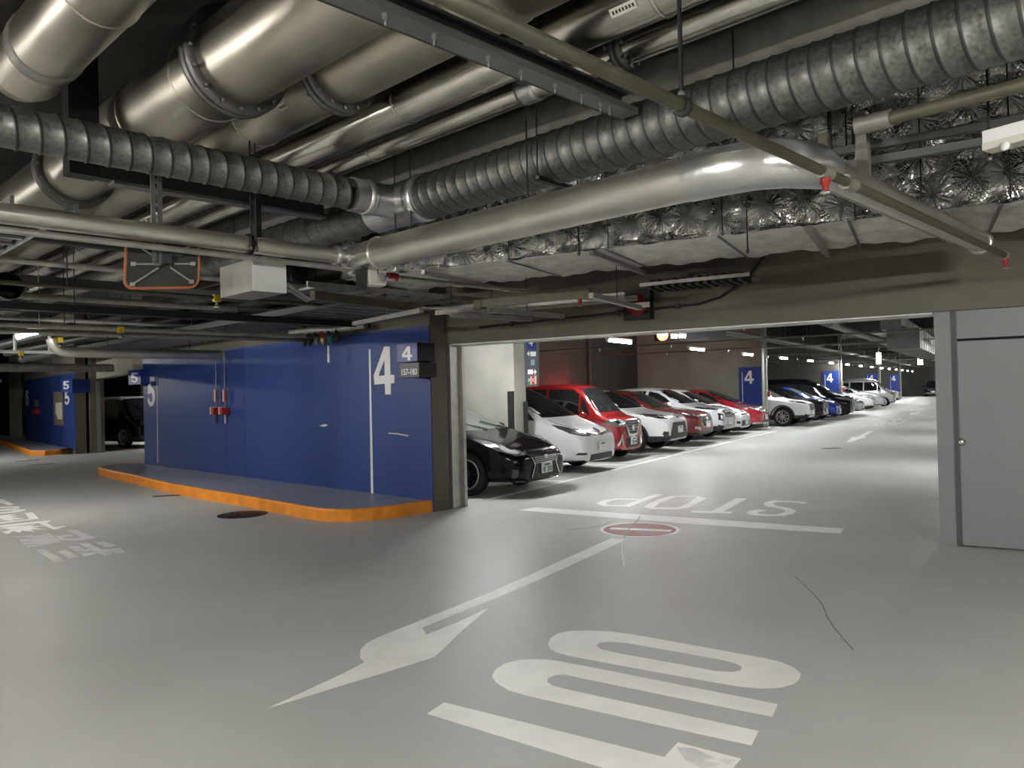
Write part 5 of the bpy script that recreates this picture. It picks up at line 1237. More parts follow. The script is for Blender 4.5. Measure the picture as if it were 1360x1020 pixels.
def make_car(S, label, loc, head):
    """local x = distance behind the nose (car faces -x); head: world direction the nose points at"""
    nose = V(head).normalized(); ang = math.atan2(-nose.y, -nose.x)
    root = thing('car', label, 'car', loc, ang, S.get('group'), local=True)
    me_s, me_b = body_mesh(S); m_ = S['paint']
    bm = bmesh.new(); bm.from_mesh(me_s); bvh = BVHTree.FromBMesh(bm); bm.free()
    W, L, H, rw = S['W'], S['L'], S['H'], S['rw']
    me_b.materials.clear(); me_b.materials.append(M[m_]); me_b.materials.append(M['well']); me_b.materials.append(M[S.get('lower', m_)])
    zc = S.get('cladz', .0)
    for p in me_b.polygons:
        c = p.center; p.use_smooth = True; p.material_index = 0
        for x in (S['wf'], S['wr']):
            if math.hypot(c.x-x, c.z-rw) < rw+.052 and abs(c.y) < W/2+.1 and abs(c.y) > W/2-.28:
                p.material_index = 1; p.use_smooth = False
        if p.material_index == 0 and c.z < zc: p.material_index = 2
        if c.z < .26 and p.normal.z < -.8: p.material_index = 1
    body = bpy.data.objects.new('body', me_b); COL.objects.link(body); body.parent = root; ORIG[body.name] = V((0,0,0))
    def feat(name, poly, view, mt, off=.006, parent=root, both=False, step=.045, thick=.012):
        r = []
        for k in ((1, -1) if both else (1,)):
            if view == 'F' and k < 0: mb = patch(bvh, mir2(poly), 'F', off, step, thick)
            else: mb = patch(bvh, poly, view, off, step, thick, k)
            if mb: r.append(obj(name, mb, mt, parent))
        return r
    # glass: windscreen between cowl and roof edge, side windows from outlines
    xc, xr = S['cowl'], S['roofx']; zc0, zr0 = lerp(S['top'], xc)+.02, lerp(S['top'], xr)-.035
    wb, wt = lerp(S['plan'], xc)*W/2*.80, S['roofw']*W/2*.86
    feat('windscreen', [(-wb, zc0), (0, zc0-.0), (wb, zc0), ((wb+wt)/2+.01, (zc0+zr0)/2), (wt, zr0), (0, zr0+.012), (-wt, zr0), (-(wb+wt)/2-.01, (zc0+zr0)/2)], 'F', S.get('wsm', 'glass_clear'), .004, step=.07)
    for i, w in enumerate(S['win']): feat('side_window', w, 'S', 'glass', .004, both=True, step=.08)
    if S.get('far') is None:
        wx = xc + .06
        mb = MB()
        for s in (0, 1):
            p = V((0, -.1 + s*.55, 0)); 
            h0 = bvh.ray_cast(V((xc+.03, -.45 + s*.55, 3)), V((0,0,-1)))[0]; h1 = bvh.ray_cast(V((xc+.28, -.05 + s*.5, 3)), V((0,0,-1)))[0]
            if h0 and h1: mb.bar(h0 + Z*.015, h1 + Z*.02, .016, .012)
        if mb.v: obj('wiper', mb, 'rubber', root)
    # mirrors
    mz = S['belt'][0][1] if False else lerp(S['belt'], S['mirx'])+.06
    for s in (-1, 1):
        y = s*(lerp(S['plan'], S['mirx'])*W/2)
        mb = MB(); c = V((S['mirx'], y + s*.06, mz)); g = []
        mb.lathe(c - V((0,s*.09,0)), (0,s,0), [(0, .03), (.03, .07), (.10, .085), (.16, .075), (.19, .045), (.2, 0)], 14)
        mb.v = [(v[0], v[1], mz + (v[2]-mz)*.95) for v in mb.v]
        mo = obj('door_mirror', mb, S.get('mirm', m_), root)
        h = bvh.ray_cast(V((S['mirx'], s*3, mz-.05)), V((0,-s,0)))[0]
        obj('mirror_stalk', MB().bar(c - Z*.05, h or c, .05, .03), 'clad', mo)
    # wheels
    tm, rm = wheel_meshes(rw, S.get('tw', .2), S.get('wheel', 'five'), S.get('rimm', 'rim'))
    for x in (S['wf'], S['wr']):
        for s in (1, -1):
            T = MB(); T.v = [(x + v[0], s*(v[1] + W/2 - S.get('tw', .2)/2 - .03), rw + v[2]) for v in tm.v]; T.f = [f if s > 0 else f[::-1] for f in tm.f]; T.m = tm.m; T.sm = tm.sm
            wo = obj('wheel', T, 'tyre', root)
            R = MB(); R.v = [(x + v[0], s*(v[1] + W/2 - S.get('tw', .2)/2 - .03), rw + v[2]) for v in rm.v]; R.f = [f if s > 0 else f[::-1] for f in rm.f]; R.m = rm.m; R.sm = rm.sm
            obj('rim', R, [S.get('rimm', 'rim'), S.get('lip', S.get('rimm', 'rim')), 'rim_black'], wo)
            if S.get('caliper'):
                y = s*(W/2 - .105); obj('brake_caliper', MB().obox((x+.10, y, rw+.02), (.03,0,0), (0,.02,0), (0,0,.075)), 'caliper', wo)
    if zc:
        for x in (S['wf'], S['wr']):
            ring = [(x + (rw+.115)*math.cos(math.radians(a)), rw + (rw+.115)*math.sin(math.radians(a))) for a in range(-12, 193, 12)] + [(x + (rw+.06)*math.cos(math.radians(a)), rw + (rw+.06)*math.sin(math.radians(a))) for a in range(192, -13, -12)]
            feat('arch_trim', ring, 'S', S['lower'], .008, both=True, step=.1)
    for f in S['feats']: feat(f[0], f[1], f[2], f[3], *(f[4:5] or [.008]), both=(f[5] if len(f) > 5 else False), step=f[6] if len(f) > 6 else .045)
    # plate
    if S.get('plate'):
        y0, z0 = S['plate'][:2]; h = bvh.ray_cast(V((-2, y0, z0)), V((1,0,0)))[0]
        if h:
            mb = MB(); mb.box((h.x-.035, y0-.165, z0-.082), (h.x-.018, y0+.165, z0+.082)); po = obj('number_plate', mb, 'plate', root, bevel=.003)
            if S.get('far') is None:
                mb = MB(); mb.box((h.x-.037, y0-.09, z0+.035), (h.x-.0345, y0+.09, z0+.06))
                obj('plate_heading', mb, 'plate_ink', po)
                if len(S['plate']) > 2:
                    mb = MB(); q = h.x - .0352; a, b = y0+.13, y0-.14          # read from the front: left is +y
                    text_mesh(mb, S['plate'][2], [(q, -(-a), z0+.02), (q, b, z0+.02), (q, b, z0-.065), (q, a, z0-.065)], V((-1,0,0)), .002, 0, .01)
                    obj('plate_digits', mb, 'plate_ink', po)
    if S.get('far') is None:
        xc2 = S['cowl']; ys = W*.40
        for k in (1, -1):
            line = [(.22, k*ys*.72), (.45, k*ys*.86), (xc2*.75, k*ys*.93), (xc2, k*ys*.95)]
            poly = [(x, y - .006) for x, y in line] + [(x, y + .006) for x, y in line[::-1]]
            feat('bonnet_gap', poly, 'T', 'well', .003, step=.1, thick=.006)
        zb_ = lerp(S['belt'], 2)
        for x in S.get('gaps', [S['mirx']-.05, S['win'][1][0][0]-.04]):
            poly = [(x-.005, .32), (x+.005, .32), (x+.012, zb_-.02), (x+.002, zb_-.02)]
            feat('door_gap', poly, 'S', 'well', .003, both=True, step=.12, thick=.006)
        for x in (S['win'][1][0][0]-.16, S['win'][1][0][0]+.95):
            for s in (-1, 1):
                h = bvh.ray_cast(V((x, s*3, zb_-.12)), V((0,-s,0)))[0]
                if h: obj('door_handle', MB().obox(h + V((0, s*.014, 0)), (.085,0,0), (0,.014,0), (0,0,.014)), m_, root, bevel=.005)
        for k in (1, -1):
            pass
        if S.get('bulbs', True):
            for f in S['feats']:
                if f[0] == 'head_lamp':
                    cy = sum(p[0] for p in f[1])/len(f[1]); cz = sum(p[1] for p in f[1])/len(f[1])
                    for k in (1, -1):
                        for dy, r in ((-.06, .036), (.06, .030)):
                            pts = [(k*(cy+dy) + r*math.cos(2*PI*i/14), cz + dy*.25 + r*math.sin(2*PI*i/14)) for i in range(14)]
                            feat('lamp_bowl', pts, 'F', 'chrome', .018, step=.03)
    for e in S.get('extra', []): e(root, bvh)
    for w in S.get('handles', []):
        for s in (-1, 1):
            h = bvh.ray_cast(V((w[0], s*3, w[1])), V((0,-s,0)))[0]
            if h: obj('door_handle', MB().obox(h + V((0, s*.012, 0)), (.09,0,0), (0,.014,0), (0,0,.016)), S.get('handm', m_), root, bevel=.006)
    feat('tail_lamp', S.get('tail', [(W*.30, H*.50), (W*.42, H*.50), (W*.41, H*.62), (W*.30, H*.62)]), 'R', 'sredf', .008); feat('tail_lamp', mir2(S.get('tail', [(W*.30, H*.50), (W*.42, H*.50), (W*.41, H*.62), (W*.30, H*.62)])), 'R', 'sredf', .008)
    return root
PL = [(0, .70), (.05, .78), (.13, .85), (.25, .91), (.42, .955), (.62, .985), (.9, 1.0), (3.4, 1.0), (4.0, .96), (4.4, .86), (5, .8)]
def slats(y0, y1, z0, z1, n, mt='chrome', t=.014):
    return [('grille_bar', [(y0, z0+(z1-z0)*i/(n-1)-t/2), (y1, z0+(z1-z0)*i/(n-1)-t/2), (y1, z0+(z1-z0)*i/(n-1)+t/2), (y0, z0+(z1-z0)*i/(n-1)+t/2)], 'F', mt, .018, False, .1) for i in range(n)]
def frame(name, poly, w, mt, off=.02, close=True):
    """trim strip following an outline (front view)"""
    out = []
    n = len(poly)
    for i in range(n if close else n-1):
        a, b = V(poly[i]), V(poly[(i+1) % n]); d = (b-a).normalized(); q = V((-d.y, d.x))*w/2; e = d*w*.3
        out.append((name, [tuple(a-e-q), tuple(b+e-q), tuple(b+e+q), tuple(a-e+q)], 'F', mt, off, False, .06))
    return out
def emblem(y, z, r, mt='chrome'):
    pts = [(y + r*1.25*math.cos(2*PI*i/18), z + r*math.sin(2*PI*i/18)) for i in range(18)]
    return [('badge', pts, 'F', mt, .022, False, .04)]

def hatch(**k):
    S = dict(L=4.46, W=1.75, H=1.49, wf=.93, wr=3.63, rw=.315, roofw=.66, cowl=.98, roofx=1.98, mirx=1.45, wheel='five',
        top=[(0, .60), (.05, .66), (.13, .71), (.25, .76), (.42, .815), (.85, .93), (1.0, .97), (1.5, 1.22), (2.0, 1.425), (2.4, 1.49), (2.9, 1.485), (3.5, 1.38), (4.1, 1.20), (4.35, 1.10), (4.46, .85)],
        belt=[(0, .50), (.13, .60), (.4, .74), (1.0, .90), (2.5, .96), (4, 1.04), (4.5, .8)], plan=PL,
        win=[[(1.38, .98), (1.62, 1.17), (1.92, 1.33), (2.22, 1.40), (2.30, .99)], [(2.38, .99), (2.32, 1.41), (2.75, 1.415), (3.1, 1.36), (3.22, 1.05)], [(3.3, 1.07), (3.22, 1.33), (3.55, 1.23), (3.7, 1.13)], [(1.12, .94), (1.35, .97), (1.52, 1.10), (1.3, 1.0)]], feats=[])
    S.update(k); return S
def sedan(**k):
    S = hatch(L=4.5, H=1.43, top=[(0, .58), (.05, .64), (.13, .69), (.25, .74), (.42, .79), (1.0, .93), (1.2, .96), (1.7, 1.2), (2.2, 1.39), (2.6, 1.43), (3.1, 1.40), (3.7, 1.16), (4.0, 1.06), (4.4, 1.02), (4.5, .85)], cowl=1.2, roofx=2.15, mirx=1.6,
        win=[[(1.55, .97), (1.85, 1.18), (2.15, 1.31), (2.4, 1.34), (2.45, .98)], [(2.52, .98), (2.48, 1.345), (2.95, 1.33), (3.4, 1.18), (3.5, 1.02)]]); S.update(k); return S
def suv(**k):
    S = dict(L=4.45, W=1.82, H=1.62, wf=.93, wr=3.55, rw=.35, roofw=.70, cowl=1.15, roofx=2.0, mirx=1.55, wheel='five', tw=.22, lower='clad', cladz=.44,
        bot=[(0, .30), (.5, .24), (3.9, .26), (4.45, .38)],
        top=[(0, .78), (.05, .85), (.13, .90), (.25, .94), (.42, .97), (.85, 1.03), (1.15, 1.08), (1.6, 1.36), (2.0, 1.55), (2.5, 1.62), (3.2, 1.60), (3.8, 1.52), (4.2, 1.25), (4.38, 1.05), (4.45, .8)],
        belt=[(0, .64), (.13, .78), (.4, .90), (1.1, 1.0), (2.5, 1.05), (3.8, 1.12), (4.45, .8)], plan=PL,
        win=[[(1.48, 1.07), (1.75, 1.28), (2.0, 1.42), (2.3, 1.49), (2.38, 1.08)], [(2.46, 1.08), (2.4, 1.50), (2.95, 1.50), (3.25, 1.46), (3.3, 1.12)], [(3.38, 1.13), (3.33, 1.45), (3.7, 1.38), (3.75, 1.2)]], feats=[])
    S.update(k); return S
def minivan(**k):
    S = dict(L=4.8, W=1.81, H=1.76, wf=.95, wr=3.85, rw=.325, roofw=.74, cowl=.80, roofx=1.95, mirx=1.45, wheel='five',
        top=[(0, .70), (.05, .76), (.13, .81), (.25, .86), (.42, .92), (.8, 1.05), (1.2, 1.33), (1.6, 1.55), (2.0, 1.70), (2.5, 1.76), (3.6, 1.74), (4.3, 1.66), (4.6, 1.3), (4.75, 1.05), (4.8, .8)],
        belt=[(0, .58), (.13, .70), (.4, .84), (1.0, .98), (2.5, 1.02), (4.5, 1.08), (4.8, .8)], plan=PL[:-3] + [(4.3, .97), (4.7, .9), (4.8, .85)],
        win=[[(1.02, 1.02), (1.3, 1.25), (1.5, 1.36), (1.5, 1.03)], [(1.56, 1.04), (1.56, 1.38), (1.9, 1.55), (2.2, 1.61), (2.28, 1.05)], [(2.36, 1.06), (2.3, 1.62), (3.3, 1.62), (3.35, 1.08)], [(3.43, 1.09), (3.4, 1.61), (4.1, 1.56), (4.25, 1.15)]], feats=[])
    S.update(k); return S
def boxy(**k):
    S = dict(L=3.4, W=1.48, H=1.74, wf=.62, wr=3.05, rw=.285, roofw=.84, cowl=.52, roofx=1.0, mirx=.85, wheel='five', tw=.17,
        bot=[(0, .24), (.4, .19), (3.1, .2), (3.4, .3)],
        top=[(0, .86), (.05, .93), (.13, .97), (.25, .99), (.42, 1.02), (.55, 1.07), (.72, 1.34), (.88, 1.57), (1.05, 1.69), (1.5, 1.74), (2.6, 1.74), (3.1, 1.70), (3.28, 1.45), (3.37, 1.1), (3.4, .8)],
        belt=[(0, .70), (.13, .84), (.4, .93), (1.0, .99), (3.1, 1.03), (3.4, .8)],
        plan=[(0, .76), (.05, .85), (.13, .91), (.25, .955), (.42, .98), (.7, 1), (2.9, 1), (3.2, .97), (3.4, .9)],
        win=[[(.72, 1.03), (.86, 1.34), (.93, 1.42), (.95, 1.04)], [(1.0, 1.04), (1.0, 1.50), (1.15, 1.60), (1.75, 1.62), (1.78, 1.05)], [(1.85, 1.05), (1.83, 1.62), (2.6, 1.62), (2.65, 1.07)], [(2.72, 1.08), (2.7, 1.61), (3.02, 1.58), (3.1, 1.12)]], feats=[])
    S.update(k); return S

# --- the eight near cars
sp_out = [(.33, .71), (.50, .56), (.40, .40), (.56, .19), (-.56, .19), (-.40, .40), (-.50, .56), (-.33, .71)]
sp_out = [(.46, .665), (.33, .46), (.46, .22), (-.46, .22), (-.33, .46), (-.46, .665)]
black_hatch = hatch(paint='car_black', wheel='multi', rimm='rim_black', lip='rim', caliper=True, rw=.335, plate=(0, .40, '8 30'),
    feats=[('grille', [(.45, .64), (.33, .46), (.46, .22), (-.46, .22), (-.33, .46), (-.45, .64)], 'F', 'grille', .008),
        ('head_lamp', [(.50, .63), (.56, .735), (.70, .84), (.80, .875), (.825, .80), (.80, .70), (.68, .62)], 'F', 'lens', .008, True, .03),
        ('lamp_reflector', [(.58, .66), (.62, .74), (.70, .77), (.76, .74), (.74, .67), (.66, .64)], 'F', 'reflector', .014, True, .03),
        ('fog_lamp', [(.70, .28), (.69, .42), (.745, .43), (.735, .30)], 'F', 'lens_dark', .008, True, .03)]
        + slats(-.34, .34, .49, .63, 6, 'chrome', .010) + emblem(0, .585, .05) + frame('grille_frame', sp_out, .022, 'chrome', .016))
white_van = minivan(paint='car_white', wsm='glass', plate=(0, .50),
    feats=[('head_lamp', [(.32, .74), (.52, .80), (.72, .90), (.80, .935), (.84, .86), (.80, .77), (.66, .72), (.45, .715)], 'F', 'lens', .008, True, .03),
        ('lamp_reflector', [(.50, .74), (.56, .79), (.68, .83), (.74, .80), (.70, .75), (.6, .73)], 'F', 'reflector', .014, True, .03),
        ('grille', [(.32, .72), (.30, .75), (-.30, .75), (-.32, .72)], 'F', 'grille', .008),
        ('lower_intake', [(.52, .24), (.46, .36), (-.46, .36), (-.52, .24)], 'F', 'grille', .008),
        ('fog_lamp', [(.62, .36), (.60, .40), (.76, .41), (.78, .37)], 'F', 'lens_dark', .008, True, .03)] + emblem(0, .79, .04)
        + [('grille_chrome', [(.30, .745), (0, .70), (-.30, .745), (-.30, .765), (0, .725), (.30, .765)], 'F', 'chrome', .012)])
red_kei = boxy(paint='car_red', wsm='glass', plate=(.0, .43, '84'), mirm='car_red',
    feats=[('head_lamp', [(.30, .80), (.36, .90), (.56, .93), (.68, .92), (.71, .84), (.66, .77), (.45, .76)], 'F', 'lens', .008, True, .03),
        ('lamp_reflector', [(.44, .80), (.46, .88), (.58, .88), (.60, .80)], 'F', 'reflector', .014, True, .03),
        ('grille', [(.40, .80), (.24, .54), (-.24, .54), (-.40, .80), (-.30, .88), (.30, .88)], 'F', 'grille', .008),
        ('grille_chrome', [(.42, .86), (.36, .86), (.20, .60), (0, .58), (-.20, .60), (-.36, .86), (-.42, .86), (-.24, .545), (0, .52), (.24, .545)], 'F', 'chrome', .018),
        ('lower_intake', [(.36, .30), (.32, .50), (-.32, .50), (-.36, .30)], 'F', 'grille', .008),
        ('fog_trim', [(.50, .34), (.53, .60), (.56, .60), (.64, .38), (.62, .34), (.56, .50), (.54, .36)], 'F', 'chrome', .012, True, .03)] + slats(-.26, .26, .66, .84, 4, 'chrome', .012) + emblem(0, .72, .06))
white_cross = suv(paint='car_white', wsm='glass', plate=(0, .56),
    feats=[('head_lamp', [(.42, .86), (.50, .93), (.72, .96), (.84, .97), (.86, .90), (.78, .85), (.60, .83)], 'F', 'lens_dark', .008, True, .03),
        ('lamp_reflector', [(.50, .87), (.54, .91), (.66, .92), (.68, .88), (.60, .86)], 'F', 'reflector', .014, True, .03),
        ('upper_strip', [(.42, .84), (.40, .88), (-.40, .88), (-.42, .84)], 'F', 'car_silver', .008),
        ('grille', [(.42, .74), (.58, .46), (.50, .36), (-.50, .36), (-.58, .46), (-.42, .74)], 'F', 'grille', .008),
        ('chin_trim', [(.60, .31), (.58, .345), (-.58, .345), (-.60, .31)], 'F', 'car_silver', .012),
        ('fog_lamp', [(.68, .44), (.66, .52), (.76, .54), (.78, .46)], 'F', 'clad', .008, True, .03)] + emblem(0, .86, .045))
red_compact = suv(paint='car_darkred', wsm='glass', L=4.28, W=1.77, H=1.55, plate=(-.05, .56), cladz=.36,
    top=[(0, .74), (.05, .81), (.13, .86), (.25, .90), (.42, .93), (.85, .98), (1.2, 1.02), (1.7, 1.32), (2.1, 1.5), (2.5, 1.55), (3.1, 1.52), (3.7, 1.40), (4.1, 1.15), (4.2, 1.0), (4.28, .8)],
    win=[[(1.5, 1.02), (1.8, 1.25), (2.05, 1.38), (2.35, 1.43), (2.42, 1.03)], [(2.5, 1.03), (2.44, 1.44), (2.9, 1.42), (3.3, 1.33), (3.35, 1.12)]],
    feats=[('head_lamp', [(.44, .78), (.48, .84), (.66, .88), (.80, .92), (.83, .86), (.72, .80), (.56, .77)], 'F', 'lens_dark', .008, True, .03),
        ('lamp_reflector', [(.50, .79), (.53, .83), (.62, .85), (.66, .82), (.6, .80)], 'F', 'reflector', .014, True, .03),
        ('grille', [(.40, .80), (.44, .62), (.30, .50), (-.30, .50), (-.44, .62), (-.40, .80)], 'F', 'grille', .008),
        ('fog_trim', [(.50, .42), (.48, .50), (.72, .53), (.72, .47)], 'F', 'chrome', .010, True, .03),
        ('lower_lip', [(.62, .29), (.6, .34), (-.6, .34), (-.62, .29)], 'F', 'car_silver', .012)] + frame('grille_chrome', [(.44, .76), (.44, .62), (.30, .50), (-.30, .50), (-.44, .62), (-.44, .76)], .03, 'chrome', .016, False) + emblem(0, .70, .06))
white_suv = suv(paint='car_pearl', wsm='glass', plate=(0, .52), H=1.68, L=4.4,
    feats=[('head_lamp', [(.46, .90), (.50, .95), (.70, .98), (.84, .98), (.84, .93), (.66, .89)], 'F', 'lens_dark', .008, True, .03),
        ('grille', [(.46, .90), (.38, .66), (-.38, .66), (-.46, .90)], 'F', 'grille', .008),
        ('grille_chrome', [(.52, .90), (.47, .90), (.40, .62), (.52, .42), (.58, .42), (.47, .64)], 'F', 'chrome', .016, True, .04),
        ('fog_lamp', [(.58, .56), (.58, .76), (.74, .80), (.76, .60)], 'F', 'lens_dark', .008, True, .03),
        ('fog_reflector', [(.61, .60), (.61, .72), (.70, .74), (.71, .62)], 'F', 'reflector', .014, True, .03),
        ('chin_trim', [(.6, .32), (.52, .42), (-.52, .42), (-.6, .32)], 'F', 'car_silver', .012)] + slats(-.36, .36, .70, .86, 3, 'chrome', .014) + emblem(0, .78, .05))
white_hatch = hatch(paint='car_white', wsm='glass', plate=(0, .40), L=4.3, top=[(0, .62), (.05, .69), (.13, .74), (.25, .79), (.42, .84), (.85, .95), (1.0, .99), (1.5, 1.25), (2.0, 1.47), (2.4, 1.54), (2.9, 1.53), (3.5, 1.45), (4.0, 1.25), (4.2, 1.05), (4.3, .85)],
    feats=[('head_lamp', [(.48, .70), (.56, .78), (.72, .86), (.80, .88), (.82, .80), (.70, .70)], 'F', 'lens', .008, True, .03), ('lamp_reflector', [(.56, .72), (.6, .77), (.7, .79), (.72, .74)], 'F', 'reflector', .014, True, .03),
        ('grille', [(.46, .64), (.44, .68), (-.44, .68), (-.46, .64)], 'F', 'chrome', .008), ('lower_intake', [(.48, .28), (.42, .46), (-.42, .46), (-.48, .28)], 'F', 'grille', .008), ('fog_lamp', [(.6, .36), (.6, .44), (.72, .45), (.72, .37)], 'F', 'lens_dark', .008, True, .03)] + emblem(0, .72, .05))
red_hatch = hatch(paint='car_wine', wsm='glass', L=4.0, W=1.7, H=1.5, wr=3.4, plate=(0, .46), belt=[(0, .50), (.13, .62), (.4, .76), (1.0, .90), (2.5, .96), (3.7, 1.04), (4.0, .8)],
    top=[(0, .62), (.05, .69), (.13, .75), (.25, .81), (.42, .87), (.85, .98), (1.0, 1.02), (1.5, 1.27), (2.0, 1.46), (2.4, 1.52), (2.9, 1.50), (3.4, 1.40), (3.75, 1.2), (3.9, 1.0), (4.0, .85)],
    feats=[('head_lamp', [(.44, .72), (.52, .82), (.66, .90), (.76, .92), (.78, .82), (.66, .72)], 'F', 'lens', .008, True, .03), ('lamp_reflector', [(.52, .74), (.56, .81), (.66, .84), (.68, .76)], 'F', 'reflector', .014, True, .03),
        ('grille', [(.42, .64), (.42, .73), (-.42, .73), (-.42, .64)], 'F', 'grille', .008), ('grille_chrome', [(.44, .72), (.44, .74), (-.44, .74), (-.44, .72)], 'F', 'chrome', .016),
        ('lower_intake', [(.5, .27), (.44, .38), (-.44, .38), (-.5, .27)], 'F', 'grille', .008), ('chin_trim', [(.72, .25), (.74, .31), (.5, .29), (-.5, .29), (-.74, .31), (-.72, .25), (-.5, .22), (.5, .22)], 'F', 'chrome', .012)] + emblem(0, .69, .05))
def at(t, d=0): return lane(t, d)
CARS = [(black_hatch, CT[0], -.44, 'black hatchback with chrome-edged grille in the first bay beside the opening'),
    (white_van, CT[1], .08, 'white minivan with pointed clear headlamps beside the direction sign'),
    (red_kei, CT[2], .45, 'tall boxy red wagon with a chrome V grille'),
    (white_cross, CT[3], .22, 'white crossover with a wide dark grille beside the tall red wagon'),
    (red_compact, CT[4], .30, 'dark red compact crossover with a chrome-rimmed grille'),
    (white_suv, CT[5], .36, 'pearl white sport utility car with tall fog lamp housings, just past the dark red one'),
    (white_hatch, CT[6], .52, 'small plain white hatchback next to the bright red one'),
    (red_hatch, CT[7], .46, 'bright red hatchback last in the near row before the blue 4 panel')]
for S, t, d, lab in CARS: make_car(S, lab, at(t, d), -B)
# --- farther rows
G_ = [('head_lamp', [(.46, .72), (.54, .80), (.70, .86), (.80, .87), (.80, .78), (.66, .71)], 'F', 'lens', .008, True, .05), ('grille', [(.42, .60), (.40, .74), (-.40, .74), (-.42, .60)], 'F', 'grille', .008), ('lower_intake', [(.5, .27), (.44, .38), (-.44, .38), (-.5, .27)], 'F', 'grille', .008), ('grille_chrome', [(.42, .735), (.42, .755), (-.42, .755), (-.42, .735)], 'F', 'chrome', .014)]
GS = [('head_lamp', [(.44, .85), (.50, .92), (.72, .96), (.84, .96), (.84, .90), (.66, .85)], 'F', 'lens_dark', .008, True, .05), ('grille', [(.44, .84), (.42, .60), (-.42, .60), (-.44, .84)], 'F', 'grille', .008), ('chin_trim', [(.6, .33), (.56, .39), (-.56, .39), (-.6, .33)], 'F', 'car_silver', .012)] + frame('grille_chrome', [(.46, .84), (.44, .62), (.2, .56), (-.2, .56), (-.44, .62), (-.46, .84)], .03, 'chrome', .016, False)
GM = [('head_lamp', [(.46, .80), (.52, .88), (.70, .94), (.82, .95), (.83, .86), (.66, .79)], 'F', 'lens', .008, True, .05), ('grille', [(.44, .84), (.40, .44), (-.40, .44), (-.44, .84)], 'F', 'grille', .008)] + slats(-.4, .4, .48, .80, 5, 'chrome', .02)
GB = [('head_lamp', [(.40, .78), (.40, .90), (.62, .92), (.68, .88), (.66, .78)], 'F', 'lens', .008, True, .05), ('grille', [(.36, .66), (.36, .80), (-.36, .80), (-.36, .66)], 'F', 'grille', .008), ('lower_intake', [(.4, .28), (.36, .42), (-.36, .42), (-.4, .28)], 'F', 'grille', .008)]
FARS = [(suv(paint='car_white', feats=GS, plate=(0, .5), far=1, L=4.55, H=1.69), CT2[0], -.48, 'white sport utility car showing its alloy front wheel, first past the nearest blue 4 panel'),
    (suv(paint='car_navy', feats=GS, plate=(0, .5), far=1, wsm='glass'), CT2[1], -.56, 'dark sport utility car with a chrome grille behind the white one'),
    (hatch(paint='car_blue', feats=G_, plate=(0, .4), far=1, L=3.95, wr=3.3, H=1.45, top=[(0, .62), (.05, .69), (.25, .80), (.85, .96), (1.0, 1.0), (1.5, 1.25), (2.0, 1.44), (2.4, 1.49), (2.9, 1.48), (3.4, 1.38), (3.8, 1.05), (3.95, .85)], belt=[(0, .5), (.4, .74), (1.0, .9), (3.7, 1.0), (3.95, .8)]), CT2[2], -.68, 'small bright blue hatchback between two dark cars'),
    (minivan(paint='car_black', feats=GM, plate=(0, .4), far=1, wsm='glass', L=4.9, H=1.88, top=[(0, .86), (.05, .94), (.13, .99), (.42, 1.04), (.85, 1.12), (1.25, 1.45), (1.6, 1.68), (2.0, 1.84), (2.5, 1.88), (3.8, 1.86), (4.5, 1.76), (4.75, 1.3), (4.9, .9)]), CT2[3], -.88, 'large black minivan with a tall chrome grille'),
    (hatch(paint='car_silver', feats=G_, plate=(0, .4), far=1), CT2[4], -.98, 'grey hatchback just past the large black minivan'),
    (sedan(paint='car_white', feats=G_, plate=(0, .4), far=1), CT3[0], -.6, 'white saloon past the second blue 4 panel'),
    (sedan(paint='car_pearl', feats=G_, plate=(0, .4), far=1), CT3[1], -.88, 'pearl white saloon behind the other white saloon'),
    (boxy(paint='car_silver', feats=GB, plate=(0, .45), far=1, H=1.88, top=[(0, .9), (.05, 1.0), (.25, 1.06), (.5, 1.12), (.85, 1.5), (1.1, 1.75), (1.4, 1.86), (1.8, 1.89), (2.8, 1.89), (3.2, 1.8), (3.4, .9)]), CT3[0] + 7.4, -.94, 'tall silver box van near the third blue 4 panel'),
    (suv(paint='car_white', feats=GS, plate=(0, .5), far=1), CT3[0] + 12.4, -.76, 'farthest white car in the row, below the last blue 4 panel')]
for S, t, d, lab in FARS: make_car(S, lab, at(t, d), -B)
make_car(suv(paint='car_navy', feats=GS, plate=(0, .5), far=1, wsm='glass'), 'dark car facing the camera at the far end of the lane', lane(78, -1.3), -A)
# black boxy car in the far gap
wq = onz(167, 595, 0)
bx5 = boxy(paint='car_black', feats=GB + [('white_roof', [(1.1, -.66), (1.1, .66), (3.3, .66), (3.3, -.66)], 'T', 'car_white', .012, False, .15), ('white_roof_edge', [(1.25, 1.67), (3.3, 1.64), (3.3, 1.71), (1.3, 1.735)], 'S', 'car_white', .012, True, .1)], wsm='glass', plate=(0, .45), L=3.9, W=1.7, H=1.76, wf=.85, wr=3.1, rw=.37, wheel='steel', lower='clad', cladz=.4, win=[[(1.0, 1.03), (1.1, 1.36), (1.35, 1.58), (1.8, 1.62), (1.82, 1.05)], [(1.9, 1.05), (1.88, 1.62), (2.7, 1.62), (2.72, 1.07)], [(2.8, 1.07), (2.78, 1.61), (3.3, 1.58), (3.4, 1.1)]])
hd = (onz(190, 597, 0) - onz(130, 592, 0)); hd.z = 0; hd = (-B).copy()
make_car(bx5, 'black boxy car with a white roof behind the gap left of the large blue wall', wq + hd*.85 - V((-hd.y, hd.x, 0))*-.72, hd)
EXPO = 3.62
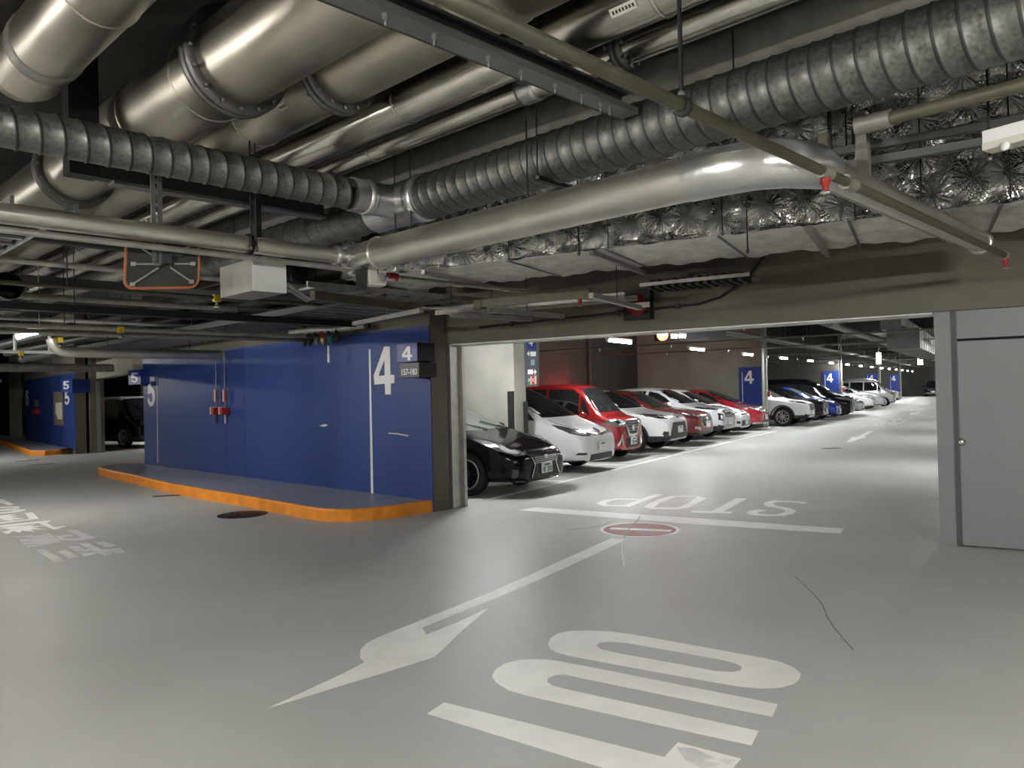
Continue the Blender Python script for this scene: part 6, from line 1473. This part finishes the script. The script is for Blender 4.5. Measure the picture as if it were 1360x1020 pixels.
def lamp(name, p, d, label, group, L=1.2, drop=.0, hang=True, top=None, cat='ceiling lamp', tube='lamp'):
    p = V(p); d = V(d).normalized(); n = V((-d.y, d.x, 0))
    root = thing(name, label, cat, p, 0, group)
    m = MB(); m.obox(p + V((0,0,.045)), d*(L/2+.02), n*.05, V((0,0,.025))); obj('housing', m, 'white', root)
    m = MB(); m.tube([p - d*L/2, p + d*L/2], .026, 10); obj('tube', m, tube, root)
    for s in (-1, 1):
        m = MB(); m.obox(p + d*s*(L/2+.01) + V((0,0,.0)), d*.012, n*.03, V((0,0,.035))); obj('end_cap', m, 'white', root)
        if hang:
            m = MB(); q = p + d*s*L*.38; m.tube([q + V((0,0,.07)), q + V((0,0,(top or SLAB) - p.z))], .006, 6); obj('hanger_rod', m, 'msteel', root)
    return root
ords = ['nearest', 'second', 'third', 'fourth', 'fifth', 'sixth', 'seventh', 'eighth', 'ninth', 'tenth', 'eleventh', 'twelfth', 'thirteenth', 'fourteenth', 'fifteenth', 'sixteenth']
for k in range(16):
    lamp('strip_lamp', lane(-.55 + 5.2*k, .5, 2.63), A, 'lit strip lamp over the bay mouths, %s from the opening' % ords[k], 'lamps over the bay mouths', tube='lamp_lane')
for k in range(9):
    lamp('strip_lamp', lane(5 + 8.0*k, -6.5, 2.7), A, 'lit strip lamp over the far side of the lane, %s from the opening' % ords[k], 'lamps over the far side of the lane', tube='lamp_lane')
lamp('strip_lamp', onz(40, 443.5, 2.56), (0,1,0), 'lit strip lamp hanging over the left end of the aisle', 'aisle lamps', tube='lamp_dim')
for i, (x, y, w) in enumerate([(-1.6, 2.5, 'left of the camera'), (-1.6, 8.5, 'farther left of the camera'), (-1.6, -3.5, 'behind left of the camera'), (2.6, -1.7, 'behind right of the camera'), (-1.6, 15, 'far left beside the aisle'), (3, 26, 'far along the aisle')]):
    lamp('strip_lamp', (x, y, 2.75), (0,1,0), 'lit strip lamp over the aisle, ' + w, 'aisle lamps')
lamp('strip_lamp', c5 + A*4 + B*1 + V((0,0,2.7)), A, 'lit strip lamp above the black boxy car behind the far gap', 'aisle lamps')
lamp('strip_lamp', c5 + A*7 + B*6 + V((0,0,2.7)), B, 'unseen strip lamp added to light the wall behind the black boxy car', 'aisle lamps', tube='lamp_dim')  # unseen lamp added to brighten the wall beyond the far gap
# ------------------------------------------------------------------ world and view
w = bpy.data.worlds.new('world'); SC.world = w; w.use_nodes = True
w.node_tree.nodes['Background'].inputs['Color'].default_value = (.02, .02, .02, 1)
SC.view_settings.view_transform = 'Standard'; SC.view_settings.look = 'None'
SC.view_settings.exposure = EXPO; SC.view_settings.gamma = 1
SC.view_settings.use_curve_mapping = False
try:
    SC.cycles.use_denoising = True; SC.cycles.max_bounces = 10; SC.cycles.diffuse_bounces = 5; SC.cycles.caustics_reflective = False; SC.cycles.caustics_refractive = False
except Exception: pass
